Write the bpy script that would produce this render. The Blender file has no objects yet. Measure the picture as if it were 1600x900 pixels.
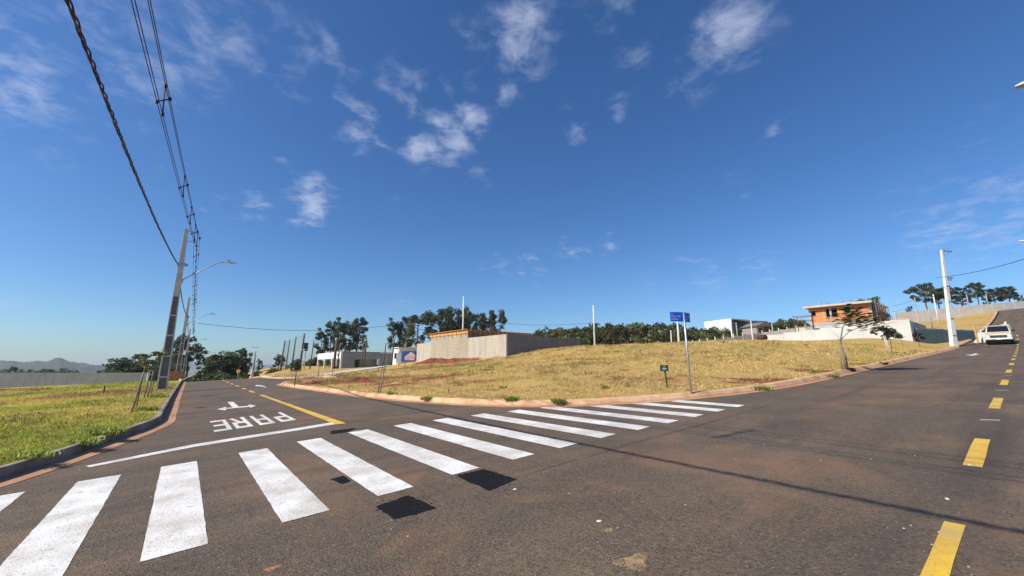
import bpy, math, random
import numpy as np
from mathutils import Vector, Matrix
from mathutils.bvhtree import BVHTree
from mathutils.geometry import delaunay_2d_cdt

rng = np.random.default_rng(7)
random.seed(7)
scene = bpy.context.scene
COL = scene.collection
R = math.radians

# ------------------------------------------------------------------ camera
CAM_H, FPX, HOR = 1.5, 640.0, 572.0          # focal length in pixels of the 1600 px wide photograph
PITCH = math.atan((HOR - 450) / FPX)
cam_d = bpy.data.cameras.new('camera')
cam_d.sensor_width = 36.0
cam_d.lens = FPX / 1600 * 36.0
cam_d.clip_start = 0.05
cam_d.clip_end = 12000
cam = bpy.data.objects.new('camera', cam_d)
COL.objects.link(cam)
cam.location = (0, 0, CAM_H)
cam.rotation_euler = (R(90) + PITCH, 0, 0)
scene.camera = cam

# road frame: D runs up the main road (to the right), L runs away down the side road (to the left)
TH = R(52)
D = np.array([math.sin(TH), math.cos(TH)])
L = np.array([-math.cos(TH), math.sin(TH)])
FRAME_RZ = math.atan2(D[1], D[0])

# ------------------------------------------------------------------ sky, sun, exposure
SUN_H = np.array([-1.0, 0.22])               # towards the sun, in (s, t)
SUN_H = SUN_H / np.linalg.norm(SUN_H)
SUN_XY = SUN_H[0] * D + SUN_H[1] * L
SUN_EL = R(41.6)
world = bpy.data.worlds.new('World')
scene.world = world
world.use_nodes = True


def build_world():
    nt = world.node_tree
    N, K = nt.nodes, nt.links
    N.clear()
    out = N.new('ShaderNodeOutputWorld')
    bg = N.new('ShaderNodeBackground')
    bg.inputs['Strength'].default_value = 0.095
    sky = N.new('ShaderNodeTexSky')
    sky.sky_type = 'NISHITA'
    sky.sun_disc = False
    sky.sun_elevation = SUN_EL
    sky.sun_rotation = math.atan2(SUN_XY[0], SUN_XY[1])
    sky.altitude = 700
    sky.air_density = 1.05
    sky.dust_density = 0.9
    sky.ozone_density = 1.6
    hs = N.new('ShaderNodeHueSaturation')
    hs.inputs['Saturation'].default_value = 1.17
    hs.inputs['Value'].default_value = 1.0
    K.new(sky.outputs[0], hs.inputs['Color'])
    tint = N.new('ShaderNodeMix'); tint.data_type = 'RGBA'; tint.blend_type = 'MULTIPLY'; tint.inputs['Factor'].default_value = 1
    tint.inputs['B'].default_value = (.68, .905, 1.18, 1)
    K.new(hs.outputs[0], tint.inputs['A'])
    tc = N.new('ShaderNodeTexCoord')

    def vm(op, a, b=None):
        n = N.new('ShaderNodeVectorMath'); n.operation = op
        for i, v in enumerate((a, b)):
            if v is None: continue
            if hasattr(v, 'is_linked') or hasattr(v, 'links'): K.new(v, n.inputs[i])
            else: n.inputs[i].default_value = v
        return n

    def m(op, a, b=None, c=None, clamp=False):
        n = N.new('ShaderNodeMath'); n.operation = op; n.use_clamp = clamp
        for i, v in enumerate((a, b, c)):
            if v is None: continue
            if hasattr(v, 'links'): K.new(v, n.inputs[i])
            else: n.inputs[i].default_value = v
        return n.outputs[0]
    d = vm('NORMALIZE', tc.outputs['Generated']).outputs[0]
    sp = N.new('ShaderNodeSeparateXYZ'); K.new(d, sp.inputs[0])
    zz = m('ADD', m('MAXIMUM', sp.outputs[2], 0.0), 0.12)
    cb = N.new('ShaderNodeCombineXYZ')
    K.new(m('DIVIDE', sp.outputs[0], zz), cb.inputs[0])
    K.new(m('DIVIDE', sp.outputs[1], zz), cb.inputs[1])
    plane = cb.outputs[0]

    def noise(scale, detail, rough, dist=0.0, vec=plane, off=(0, 0, 0)):
        mp = N.new('ShaderNodeMapping'); mp.inputs['Location'].default_value = off
        K.new(vec, mp.inputs[0])
        n = N.new('ShaderNodeTexNoise')
        n.inputs['Scale'].default_value = scale
        n.inputs['Detail'].default_value = detail
        n.inputs['Roughness'].default_value = rough
        n.inputs['Distortion'].default_value = dist
        K.new(mp.outputs[0], n.inputs['Vector'])
        return n.outputs['Fac']
    # the cloud field: broken altocumulus banks, each a soft patch of sky direction
    banks = [(700, 205, .055, .95), (650, 240, .045, .95), (735, 180, .04, .9), (640, 150, .045, .7), (690, 140, .035, .6), (795, 140, .025, .6), (805, 55, .075, .85), (835, 30, .05, .9), (735, 80, .06, .5), (860, 60, .04, .55), (555, 165, .04, .55),
             (1135, 35, .065, .85), (575, 205, .05, .8), (510, 95, .06, .55), (955, 20, .06, .5), (485, 308, .045, .85),
             (30, 90, .12, .55), (75, 150, .06, .7), (180, 45, .12, .5), (360, 40, .08, .6), (905, 215, .04, .6), (890, 165, .035, .5),
             (385, 330, .035, .6), (335, 305, .025, .5), (455, 150, .04, .45), (1205, 218, .025, .55), (965, 180, .03, .5),
             (1500, 362, .07, .55), (1565, 352, .05, .5), (1200, 415, .045, .45), (1010, 435, .03, .5), (945, 383, .03, .6),
             (830, 410, .04, .5), (770, 410, .03, .4), (1150, 288, .025, .45), (1560, 205, .05, .3), (1075, 120, .04, .4), (440, 255, .02, .5), (880, 385, .03, .5), (905, 395, .025, .45), (1090, 420, .035, .45), (1170, 410, .03, .4), (1440, 372, .05, .45), (1490, 400, .05, .35), (620, 325, .025, .4), (750, 270, .03, .4), (850, 265, .03, .4), (300, 90, .06, .4), (110, 240, .04, .3),
             (265, 260, .03, .45), (1000, 100, .05, .4), (625, 140, .05, .55), (1110, 435, .04, .4), (400, 100, .05, .45)]
    wn = N.new('ShaderNodeTexNoise'); wn.inputs['Scale'].default_value = 3.2; wn.inputs['Detail'].default_value = 4; K.new(plane, wn.inputs['Vector'])
    off = vm('SUBTRACT', wn.outputs['Color'], (.5, .5, .5)).outputs[0]
    sc_ = N.new('ShaderNodeVectorMath'); sc_.operation = 'SCALE'; sc_.inputs['Scale'].default_value = .13; K.new(off, sc_.inputs[0])
    dw = vm('ADD', d, sc_.outputs[0]).outputs[0]
    acc = None
    for (px, py, rad, amp) in banks:
        v = ray(px, py); v = v / np.linalg.norm(v)
        dist = vm('DISTANCE', dw, tuple(v)).outputs['Value']
        g = N.new('ShaderNodeMapRange'); g.interpolation_type = 'SMOOTHSTEP'
        g.inputs['From Min'].default_value = rad * 1.9
        g.inputs['From Max'].default_value = rad * 0.1
        g.inputs['To Max'].default_value = amp
        K.new(dist, g.inputs['Value'])
        acc = g.outputs[0] if acc is None else m('MAXIMUM', acc, g.outputs[0])
    # the same kind of banks goes on outside the view
    behind = N.new('ShaderNodeMapRange'); behind.interpolation_type = 'SMOOTHSTEP'
    behind.inputs['From Min'].default_value = 0.60; behind.inputs['From Max'].default_value = 0.72
    behind.inputs['To Max'].default_value = 0.45
    K.new(noise(0.9, 2, .5, off=(7.3, 2.1, 0)), behind.inputs['Value'])
    acc = m('MAXIMUM', acc, behind.outputs[0])
    n1 = noise(11.0, 9, 0.62, 0.35)
    n2 = noise(2.6, 5, 0.6, 0.3, off=(3, 1, 0))
    tex = m('ADD', m('MULTIPLY', n1, 1.55), m('MULTIPLY_ADD', n2, 1.0, -.70))
    cov = N.new('ShaderNodeMapRange'); cov.interpolation_type = 'SMOOTHSTEP'
    cov.inputs['From Min'].default_value = 0.70
    cov.inputs['From Max'].default_value = 1.46
    cov.inputs['To Max'].default_value = 0.70
    K.new(m('ADD', tex, m('MULTIPLY', acc, 0.62)), cov.inputs['Value'])
    cover = m('MULTIPLY', cov.outputs[0], m('POWER', acc, 0.7))
    mix = N.new('ShaderNodeMix'); mix.data_type = 'RGBA'
    K.new(cover, mix.inputs['Factor'])
    K.new(tint.outputs['Result'], mix.inputs['A'])
    mix.inputs['B'].default_value = (5.6, 6.2, 7.9, 1)
    K.new(mix.outputs['Result'], bg.inputs['Color'])
    K.new(bg.outputs[0], out.inputs[0])


def ray(px, py):
    u = (px - 800) / FPX
    v = (450 - py) / FPX
    return np.array([u, math.cos(PITCH) - v * math.sin(PITCH), math.sin(PITCH) + v * math.cos(PITCH)])


build_world()
sun_d = bpy.data.lights.new('sun', 'SUN')
sun_d.energy = 5.0
sun_d.angle = R(0.5)
sun_d.color = (1.0, 0.93, 0.82)
sun = bpy.data.objects.new('sun', sun_d)
COL.objects.link(sun)
sdir = Vector((SUN_XY[0] * math.cos(SUN_EL), SUN_XY[1] * math.cos(SUN_EL), math.sin(SUN_EL)))
sun.rotation_euler = sdir.to_track_quat('Z', 'Y').to_euler()
sun.location = (0, 0, 60)
scene.view_settings.view_transform = 'Standard'
scene.view_settings.look = 'None'
scene.view_settings.exposure = 0.25
scene.view_settings.gamma = 1.0
scene.view_settings.use_curve_mapping = False
scene.cycles.volume_bounces = 0
scene.cycles.max_bounces = 6
scene.cycles.transparent_max_bounces = 12

# ------------------------------------------------------------------ materials
MATS = {}


def mat(name, c1, c2=None, scale=3.0, detail=5, lo=.35, hi=.65, rough=.85, bump=0.0, bscale=40, metal=0.0, spec=.3,
        attr=None, world_pos=False, alpha=None, transl=0.0):
    if name in MATS: return MATS[name]
    m = bpy.data.materials.new(name); m.use_nodes = True
    nt = m.node_tree; N, K = nt.nodes, nt.links
    b = N['Principled BSDF']
    b.inputs['Roughness'].default_value = rough
    b.inputs['Metallic'].default_value = metal
    b.inputs['Specular IOR Level'].default_value = spec
    tc = N.new('ShaderNodeTexCoord')
    geo = N.new('ShaderNodeNewGeometry')
    vec = geo.outputs['Position'] if world_pos else tc.outputs['Object']
    col = None
    if c2 is not None:
        n = N.new('ShaderNodeTexNoise'); n.inputs['Scale'].default_value = scale; n.inputs['Detail'].default_value = detail
        n.inputs['Roughness'].default_value = .6
        K.new(vec, n.inputs['Vector'])
        r = N.new('ShaderNodeValToRGB')
        r.color_ramp.elements[0].position = lo; r.color_ramp.elements[0].color = (*c1, 1)
        r.color_ramp.elements[1].position = hi; r.color_ramp.elements[1].color = (*c2, 1)
        K.new(n.outputs['Fac'], r.inputs['Fac'])
        col = r.outputs['Color']
    if attr:
        a = N.new('ShaderNodeAttribute'); a.attribute_name = attr
        if col is None: col = a.outputs['Color']
        else:
            mx = N.new('ShaderNodeMix'); mx.data_type = 'RGBA'; mx.blend_type = 'MULTIPLY'
            mx.inputs['Factor'].default_value = 1
            K.new(col, mx.inputs['A']); K.new(a.outputs['Color'], mx.inputs['B'])
            col = mx.outputs['Result']
    if col is None: b.inputs['Base Color'].default_value = (*c1, 1)
    else: K.new(col, b.inputs['Base Color'])
    if bump:
        n = N.new('ShaderNodeTexNoise'); n.inputs['Scale'].default_value = bscale; n.inputs['Detail'].default_value = 4
        K.new(vec, n.inputs['Vector'])
        bp = N.new('ShaderNodeBump'); bp.inputs['Strength'].default_value = bump; bp.inputs['Distance'].default_value = .02
        K.new(n.outputs['Fac'], bp.inputs['Height']); K.new(bp.outputs[0], b.inputs['Normal'])
    out = N['Material Output']
    if transl:
        t = N.new('ShaderNodeBsdfTranslucent'); ms = N.new('ShaderNodeMixShader'); ms.inputs[0].default_value = transl
        if col is not None: K.new(col, t.inputs['Color'])
        else: t.inputs['Color'].default_value = (*c1, 1)
        K.new(b.outputs[0], ms.inputs[1]); K.new(t.outputs[0], ms.inputs[2]); K.new(ms.outputs[0], out.inputs['Surface'])
    if alpha is not None:
        b.inputs['Alpha'].default_value = alpha
    MATS[name] = m
    return m


def nodes_of(m):
    return m.node_tree.nodes, m.node_tree.links


def asphalt_material():
    m = bpy.data.materials.new('asphalt'); m.use_nodes = True
    N, K = nodes_of(m); b = N['Principled BSDF']
    geo = N.new('ShaderNodeNewGeometry'); P = geo.outputs['Position']

    def noise(scale, detail=3, rough=.6, vec=P, dist=0):
        n = N.new('ShaderNodeTexNoise'); n.inputs['Scale'].default_value = scale; n.inputs['Detail'].default_value = detail
        n.inputs['Roughness'].default_value = rough; n.inputs['Distortion'].default_value = dist
        K.new(vec, n.inputs['Vector']); return n.outputs['Fac']

    def ramp(f, a, b_, ca=0.0, cb=1.0):
        r = N.new('ShaderNodeMapRange'); r.inputs['From Min'].default_value = a; r.inputs['From Max'].default_value = b_
        r.inputs['To Min'].default_value = ca; r.inputs['To Max'].default_value = cb
        K.new(f, r.inputs['Value']); return r.outputs[0]

    def mix(f, a, b_, mode='MIX'):
        x = N.new('ShaderNodeMix'); x.data_type = 'RGBA'; x.blend_type = mode
        for key, v in (('Factor', f), ('A', a), ('B', b_)):
            if hasattr(v, 'links'): K.new(v, x.inputs[key])
            else: x.inputs[key].default_value = v
        return x.outputs['Result']
    # coarse tone, aggregate speckle, dust laid in streaks along the traffic
    mp = N.new('ShaderNodeMapping'); mp.vector_type = 'TEXTURE'
    mp.inputs['Rotation'].default_value = (0, 0, FRAME_RZ); mp.inputs['Scale'].default_value = (5.0, 1.0, 1.0)
    K.new(P, mp.inputs[0])
    base = mix(ramp(noise(.45, 6, .65), .34, .68), (.078, .057, .038, 1), (.122, .089, .058, 1))
    base = mix(ramp(noise(.9, 5, .6, mp.outputs[0]), .40, .70, 0, .55), base, (.058, .046, .038, 1))
    vor = N.new('ShaderNodeTexVoronoi'); vor.inputs['Scale'].default_value = 70; K.new(P, vor.inputs['Vector'])
    sep = N.new('ShaderNodeSeparateColor'); K.new(vor.outputs['Color'], sep.inputs[0])
    base = mix(ramp(sep.outputs[0], .0, 1.0, 0, 1), base, mix(1.0, base, (1.75, 1.70, 1.62, 1), 'MULTIPLY'))
    base = mix(ramp(sep.outputs[1], .55, 1.0, 0, .75), base, mix(1.0, base, (.34, .34, .36, 1), 'MULTIPLY'))
    base = mix(ramp(sep.outputs[2], .972, .985, 0, .55), base, (.24, .21, .175, 1))
    dust = ramp(noise(.55, 6, .62, dist=.6), .51, .72, 0, .58)
    base = mix(dust, base, (.255, .128, .068, 1))
    dust2 = ramp(noise(1.3, 6, .7, mp.outputs[0]), .53, .74, 0, .50)
    base = mix(dust2, base, (.245, .150, .092, 1))
    # skid and tyre marks
    mp2 = N.new('ShaderNodeMapping'); mp2.vector_type = 'TEXTURE'
    mp2.inputs['Rotation'].default_value = (0, 0, FRAME_RZ); mp2.inputs['Scale'].default_value = (16.0, .55, 1.0)
    K.new(P, mp2.inputs[0])
    base = mix(ramp(noise(.8, 3, .5, mp2.outputs[0]), .57, .70, 0, .48), base, (.044, .036, .031, 1))
    K.new(base, b.inputs['Base Color'])
    b.inputs['Roughness'].default_value = .82
    b.inputs['Specular IOR Level'].default_value = .35
    bp = N.new('ShaderNodeBump'); bp.inputs['Strength'].default_value = .55; bp.inputs['Distance'].default_value = .012
    K.new(vor.outputs['Distance'], bp.inputs['Height'])
    bp2 = N.new('ShaderNodeBump'); bp2.inputs['Strength'].default_value = .25; bp2.inputs['Distance'].default_value = .05
    K.new(noise(7, 4), bp2.inputs['Height']); K.new(bp.outputs[0], bp2.inputs['Normal'])
    K.new(bp2.outputs[0], b.inputs['Normal'])
    MATS['asphalt'] = m
    return m


def paint_material(name, c, c_dirty, wear):
    m = bpy.data.materials.new(name); m.use_nodes = True
    N, K = nodes_of(m); b = N['Principled BSDF']
    geo = N.new('ShaderNodeNewGeometry'); P = geo.outputs['Position']
    n1 = N.new('ShaderNodeTexNoise'); n1.inputs['Scale'].default_value = 2.2; n1.inputs['Detail'].default_value = 6; K.new(P, n1.inputs['Vector'])
    r1 = N.new('ShaderNodeValToRGB'); r1.color_ramp.elements[0].position = .36; r1.color_ramp.elements[0].color = (*c_dirty, 1)
    r1.color_ramp.elements[1].position = .62; r1.color_ramp.elements[1].color = (*c, 1); K.new(n1.outputs['Fac'], r1.inputs['Fac'])
    v = N.new('ShaderNodeTexVoronoi'); v.inputs['Scale'].default_value = 65; K.new(P, v.inputs['Vector'])
    sep = N.new('ShaderNodeSeparateColor'); K.new(v.outputs['Color'], sep.inputs[0])
    mr = N.new('ShaderNodeMapRange'); mr.inputs['From Min'].default_value = 1 - wear; mr.inputs['From Max'].default_value = 1.0
    mr.inputs['To Max'].default_value = .55; K.new(sep.outputs[0], mr.inputs['Value'])
    mx = N.new('ShaderNodeMix'); mx.data_type = 'RGBA'; K.new(mr.outputs[0], mx.inputs['Factor'])
    K.new(r1.outputs[0], mx.inputs['A']); mx.inputs['B'].default_value = (.22, .19, .165, 1)
    n2 = N.new('ShaderNodeTexNoise'); n2.inputs['Scale'].default_value = 5; n2.inputs['Detail'].default_value = 8; n2.inputs['Roughness'].default_value = .7
    K.new(P, n2.inputs['Vector'])
    mr2 = N.new('ShaderNodeMapRange'); mr2.inputs['From Min'].default_value = .60; mr2.inputs['From Max'].default_value = .72
    mr2.inputs['To Max'].default_value = .6; K.new(n2.outputs['Fac'], mr2.inputs['Value'])
    mx2 = N.new('ShaderNodeMix'); mx2.data_type = 'RGBA'; K.new(mr2.outputs[0], mx2.inputs['Factor'])
    K.new(mx.outputs['Result'], mx2.inputs['A']); mx2.inputs['B'].default_value = (.16, .135, .115, 1)
    mpw = N.new('ShaderNodeMapping'); mpw.vector_type = 'TEXTURE'; mpw.inputs['Rotation'].default_value = (0, 0, FRAME_RZ); mpw.inputs['Scale'].default_value = (.9, 6.0, 1); K.new(P, mpw.inputs[0])
    n3 = N.new('ShaderNodeTexNoise'); n3.inputs['Scale'].default_value = 1.6; n3.inputs['Detail'].default_value = 6; n3.inputs['Roughness'].default_value = .65; K.new(mpw.outputs[0], n3.inputs['Vector'])
    mr3 = N.new('ShaderNodeMapRange'); mr3.inputs['From Min'].default_value = .50; mr3.inputs['From Max'].default_value = .72; mr3.inputs['To Max'].default_value = .42; K.new(n3.outputs['Fac'], mr3.inputs['Value'])
    mx3 = N.new('ShaderNodeMix'); mx3.data_type = 'RGBA'; K.new(mr3.outputs[0], mx3.inputs['Factor']); K.new(mx2.outputs['Result'], mx3.inputs['A']); mx3.inputs['B'].default_value = (.30, .24, .19, 1)
    K.new(mx3.outputs['Result'], b.inputs['Base Color'])
    b.inputs['Roughness'].default_value = .75
    bp = N.new('ShaderNodeBump'); bp.inputs['Strength'].default_value = .35; bp.inputs['Distance'].default_value = .01
    K.new(v.outputs['Distance'], bp.inputs['Height']); K.new(bp.outputs[0], b.inputs['Normal'])
    MATS[name] = m
    return m


def ground_material(name, cols, soil, scale=.35):
    """grass lot: patches of several grass tones, bare soil where the 'soil' attribute says so"""
    m = bpy.data.materials.new(name); m.use_nodes = True
    N, K = nodes_of(m); b = N['Principled BSDF']
    geo = N.new('ShaderNodeNewGeometry'); P = geo.outputs['Position']

    def noise(sc, de=5, ro=.62):
        n = N.new('ShaderNodeTexNoise'); n.inputs['Scale'].default_value = sc; n.inputs['Detail'].default_value = de
        n.inputs['Roughness'].default_value = ro; K.new(P, n.inputs['Vector']); return n.outputs['Fac']
    r = N.new('ShaderNodeValToRGB')
    while len(r.color_ramp.elements) < len(cols): r.color_ramp.elements.new(.5)
    for i, c in enumerate(cols):
        r.color_ramp.elements[i].position = .32 + .36 * i / (len(cols) - 1)
        r.color_ramp.elements[i].color = (*c, 1)
    ad = N.new('ShaderNodeMath'); ad.operation = 'MULTIPLY_ADD'; ad.inputs[1].default_value = .55
    K.new(noise(scale, 7), ad.inputs[0])
    mu = N.new('ShaderNodeMath'); mu.operation = 'MULTIPLY'; mu.inputs[1].default_value = .42; K.new(noise(3.1, 6, .7), mu.inputs[0])
    mu2 = N.new('ShaderNodeMath'); mu2.operation = 'MULTIPLY_ADD'; mu2.inputs[1].default_value = .60; K.new(noise(22, 5, .75), mu2.inputs[0]); K.new(mu.outputs[0], mu2.inputs[2])
    mu3 = N.new('ShaderNodeMath'); mu3.operation = 'ADD'; mu3.inputs[1].default_value = -.28; K.new(mu2.outputs[0], mu3.inputs[0])
    K.new(mu3.outputs[0], ad.inputs[2]); K.new(ad.outputs[0], r.inputs['Fac'])
    a = N.new('ShaderNodeAttribute'); a.attribute_name = 'soil'
    s1 = N.new('ShaderNodeMath'); s1.operation = 'MULTIPLY_ADD'; s1.inputs[1].default_value = 1.0; s1.inputs[2].default_value = -.5
    K.new(noise(1.6, 8, .7), s1.inputs[0])
    s2 = N.new('ShaderNodeMath'); s2.operation = 'ADD'; K.new(a.outputs['Fac'], s2.inputs[0]); K.new(s1.outputs[0], s2.inputs[1])
    mr = N.new('ShaderNodeMapRange'); mr.inputs['From Min'].default_value = .42; mr.inputs['From Max'].default_value = .62
    K.new(s2.outputs[0], mr.inputs['Value'])
    so = N.new('ShaderNodeValToRGB'); so.color_ramp.elements[0].position = .35; so.color_ramp.elements[0].color = (*soil[0], 1)
    so.color_ramp.elements[1].position = .65; so.color_ramp.elements[1].color = (*soil[1], 1); K.new(noise(4, 6), so.inputs['Fac'])
    mx = N.new('ShaderNodeMix'); mx.data_type = 'RGBA'; K.new(mr.outputs[0], mx.inputs['Factor'])
    K.new(r.outputs[0], mx.inputs['A']); K.new(so.outputs[0], mx.inputs['B'])
    K.new(mx.outputs['Result'], b.inputs['Base Color'])
    b.inputs['Roughness'].default_value = .95; b.inputs['Specular IOR Level'].default_value = .1
    bp = N.new('ShaderNodeBump'); bp.inputs['Strength'].default_value = .8; bp.inputs['Distance'].default_value = .09
    K.new(noise(9, 6, .7), bp.inputs['Height']); K.new(bp.outputs[0], b.inputs['Normal'])
    MATS[name] = m
    return m


def block_material(name, c1, c2, mortar, bw=.4, bh=.2, stain=(.2, .18, .16), mort=.012):
    m = bpy.data.materials.new(name); m.use_nodes = True
    N, K = nodes_of(m); b = N['Principled BSDF']
    tc = N.new('ShaderNodeTexCoord'); geo = N.new('ShaderNodeNewGeometry')
    sep = N.new('ShaderNodeSeparateXYZ'); K.new(tc.outputs['Object'], sep.inputs[0])
    ad = N.new('ShaderNodeMath'); ad.operation = 'ADD'; K.new(sep.outputs[0], ad.inputs[0]); K.new(sep.outputs[1], ad.inputs[1])
    cb = N.new('ShaderNodeCombineXYZ'); K.new(ad.outputs[0], cb.inputs[0]); K.new(sep.outputs[2], cb.inputs[1])
    br = N.new('ShaderNodeTexBrick'); K.new(cb.outputs[0], br.inputs['Vector'])
    br.inputs['Scale'].default_value = 1.0; br.inputs['Brick Width'].default_value = bw; br.inputs['Row Height'].default_value = bh
    br.inputs['Mortar Size'].default_value = mort
    br.inputs['Color1'].default_value = (*c1, 1); br.inputs['Color2'].default_value = (*c2, 1); br.inputs['Mortar'].default_value = (*mortar, 1)
    mpz = N.new('ShaderNodeMapping'); mpz.inputs['Scale'].default_value = (1, 1, .16); K.new(tc.outputs['Object'], mpz.inputs[0])
    n = N.new('ShaderNodeTexNoise'); n.inputs['Scale'].default_value = 1.1; n.inputs['Detail'].default_value = 7; n.inputs['Roughness'].default_value = .65; K.new(mpz.outputs[0], n.inputs['Vector'])
    mr = N.new('ShaderNodeMapRange'); mr.inputs['From Min'].default_value = .42; mr.inputs['From Max'].default_value = .75; mr.inputs['To Max'].default_value = .75
    K.new(n.outputs['Fac'], mr.inputs['Value'])
    mx = N.new('ShaderNodeMix'); mx.data_type = 'RGBA'; K.new(mr.outputs[0], mx.inputs['Factor'])
    K.new(br.outputs['Color'], mx.inputs['A']); mx.inputs['B'].default_value = (*stain, 1)
    K.new(mx.outputs['Result'], b.inputs['Base Color']); b.inputs['Roughness'].default_value = .9
    bp = N.new('ShaderNodeBump'); bp.inputs['Strength'].default_value = .5; bp.inputs['Distance'].default_value = .02; bp.invert = True
    K.new(br.outputs['Fac'], bp.inputs['Height']); K.new(bp.outputs[0], b.inputs['Normal'])
    MATS[name] = m
    return m


M_ASPH = asphalt_material()
M_WHITE = paint_material('white_road_paint', (.76, .745, .71), (.56, .52, .46), .20)
M_YEL = paint_material('yellow_road_paint', (.70, .44, .035), (.52, .32, .05), .16)
M_PATCH = mat('fresh_bitumen', (.004, .004, .005), (.022, .021, .022), 55, 6, .45, .62, rough=.9, bump=1.0, bscale=70, world_pos=True, spec=.15)
M_KERB_O = mat('clay_stained_kerb', (.36, .17, .075), (.64, .42, .24), 1.6, 8, .30, .60, rough=.9, bump=.3, bscale=25, world_pos=True)
M_KERB_G = mat('grey_kerb', (.17, .135, .11), (.33, .27, .22), 2.2, 7, rough=.9, bump=.35, bscale=25, world_pos=True)
M_GUT_O = mat('clay_gutter', (.36, .18, .09), (.50, .29, .17), 1.3, 7, rough=.95, bump=.3, bscale=30, world_pos=True)
M_LOT = ground_material('green_lot', [(.23, .14, .055), (.54, .39, .10), (.48, .43, .075), (.32, .34, .05)], [(.27, .115, .05), (.38, .21, .11)])
M_FIELD = ground_material('dry_field', [(.19, .11, .045), (.50, .345, .125), (.42, .28, .095), (.25, .21, .062)], [(.185, .052, .024), (.275, .092, .045)], .22)
M_TERR = mat('far_land', (.10, .105, .045), (.21, .18, .085), .004, 8, world_pos=True, rough=.95)
M_CONC = mat('pale_concrete', (.46, .44, .40), (.62, .60, .56), .8, 6, rough=.85, bump=.15, bscale=20)
M_POLE_D = mat('weathered_pole_concrete', (.27, .275, .28), (.40, .40, .395), 2.5, 7, rough=.85, bump=.15, bscale=50)
M_POLE_F = mat('pole_flange_lit', (.50, .485, .45), (.63, .61, .57), 2.5, 7, rough=.85, bump=.15, bscale=50)  # paler tone puts the light caught by the flange edges into the colour
M_POLE_R = mat('pole_recess_shade', (.15, .15, .15), (.22, .22, .215), 2.5, 7, rough=.9, bump=.15, bscale=50)  # same concrete, shade of the recess put into the colour
M_POLE_W = mat('pale_pole_concrete', (.58, .57, .55), (.70, .69, .66), 2.0, 6, rough=.8)
M_GALV = mat('galvanised_steel', (.42, .43, .45), (.55, .56, .58), 6, rough=.45, metal=.8)
M_BLACK = mat('black_plastic', (.012, .012, .014), rough=.6)
M_CABLE = mat('cable_sheath', (.018, .014, .016), (.045, .02, .022), 8, rough=.55)
M_WOOD = mat('weathered_timber', (.20, .145, .10), (.34, .26, .185), 5, 6, rough=.9, bump=.3, bscale=30)
M_STAKE = mat('sapling_stake', (.19, .165, .135), (.33, .295, .245), 5, 6, rough=.9, bump=.3, bscale=30)
M_BARK = mat('bark', (.085, .062, .045), (.17, .135, .10), 3, 6, rough=.95, bump=.4, bscale=12)
M_LEAF = mat('tree_leaf', (1.05, 1.05, 1.0), (1.6, 1.6, 1.45), .5, 3, rough=.65, attr='tint', transl=.22)
M_GRASS = mat('grass_blade', (.85, .85, .85), (1.15, 1.15, 1.15), 5, 2, rough=.7, attr='tint', transl=.25)

# ------------------------------------------------------------------ terrain function
_si = np.linspace(-400, 700, 2201)
_sl = np.interp(_si, [-400, -130, -60, 0, 60, 80, 100, 142, 180, 260, 700], [.0, .02, .045, .049, .049, .088, .155, .155, .04, -.02, -.04])
_sz = np.concatenate([[0], np.cumsum((_sl[1:] + _sl[:-1]) / 2 * np.diff(_si))])
_sz -= np.interp(0, _si, _sz)


def S(s): return np.interp(s, _si, _sz)


def sm(x, a, b):
    u = np.clip((x - a) / (b - a), 0, 1)
    return u * u * (3 - 2 * u)


def drop(s, t):
    u = np.maximum(t - 44, 0)
    d = np.where(u < 24, u * u * .0011, .6336 + (u - 24) * .053)
    return -np.minimum(d, 9) * (1 - sm(s, 5.5, 16))


def zbase(s, t): return S(s) + drop(s, t)


def st_of(x, y): return x * D[0] + y * D[1], x * L[0] + y * L[1]


def xy_of(s, t): return s * D[0] + t * L[0], s * D[1] + t * L[1]


def pt(px, py, Y):
    """point of the place seen at (px, py), Y metres in front of the camera"""
    d = ray(px, py); k = Y / d[1]
    return np.array([d[0] * k, Y, CAM_H + d[2] * k])


# field relief above the road plane: (s, t, height above road plane)
CP = [(s, t, .15) for (s, t) in [(6, 32), (6.2, 24), (6.6, 17), (7.5, 11.5), (9.5, 8.6), (13.5, 6.7), (20, 6.1), (28, 6.2), (36, 6.3), (45, 6.4),
                                  (56, 6.6), (68, 6.9), (80, 7.0), (95, 6.4), (120, 5.7), (150, 5.5), (190, 5.5)]]
CP += [(10, 36, .15), (16, 37, .3), (8, 28, .18), (11, 22, .35), (14, 14, .55), (22, 11, .75), (32, 11, .85), (45, 10.5, .8), (60, 10.5, .75)]
for (px, py, Y) in [(791, 557, 50), (650, 565, 69), (720, 561, 57), (745, 568, 45), (910, 543.5, 46), (850, 549, 48), (1000, 541, 43), (1100, 537.5, 43.5), (1200, 533, 48),
                    (1300, 531.5, 53), (1400, 530.5, 53), (1150, 550, 34), (1000, 560, 31), (850, 565, 34), (1250, 550, 37), (1340, 547, 38),
                    (640, 576, 50), (575, 577, 62), (500, 587, 50), (530, 578, 82), (445, 577.5, 62), (480, 577, 66), (625, 574, 85), (600, 590, 34),
                    (700, 585, 32), (560, 598, 27), (1450, 502, 93), (1500, 498, 93), (1545, 494, 93), (1460, 510, 74), (1520, 508, 76), (1420, 505, 92)]:
    p = pt(px, py, Y); s_, t_ = st_of(p[0], p[1])
    CP.append((s_, t_, p[2] - float(zbase(s_, t_))))
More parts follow.
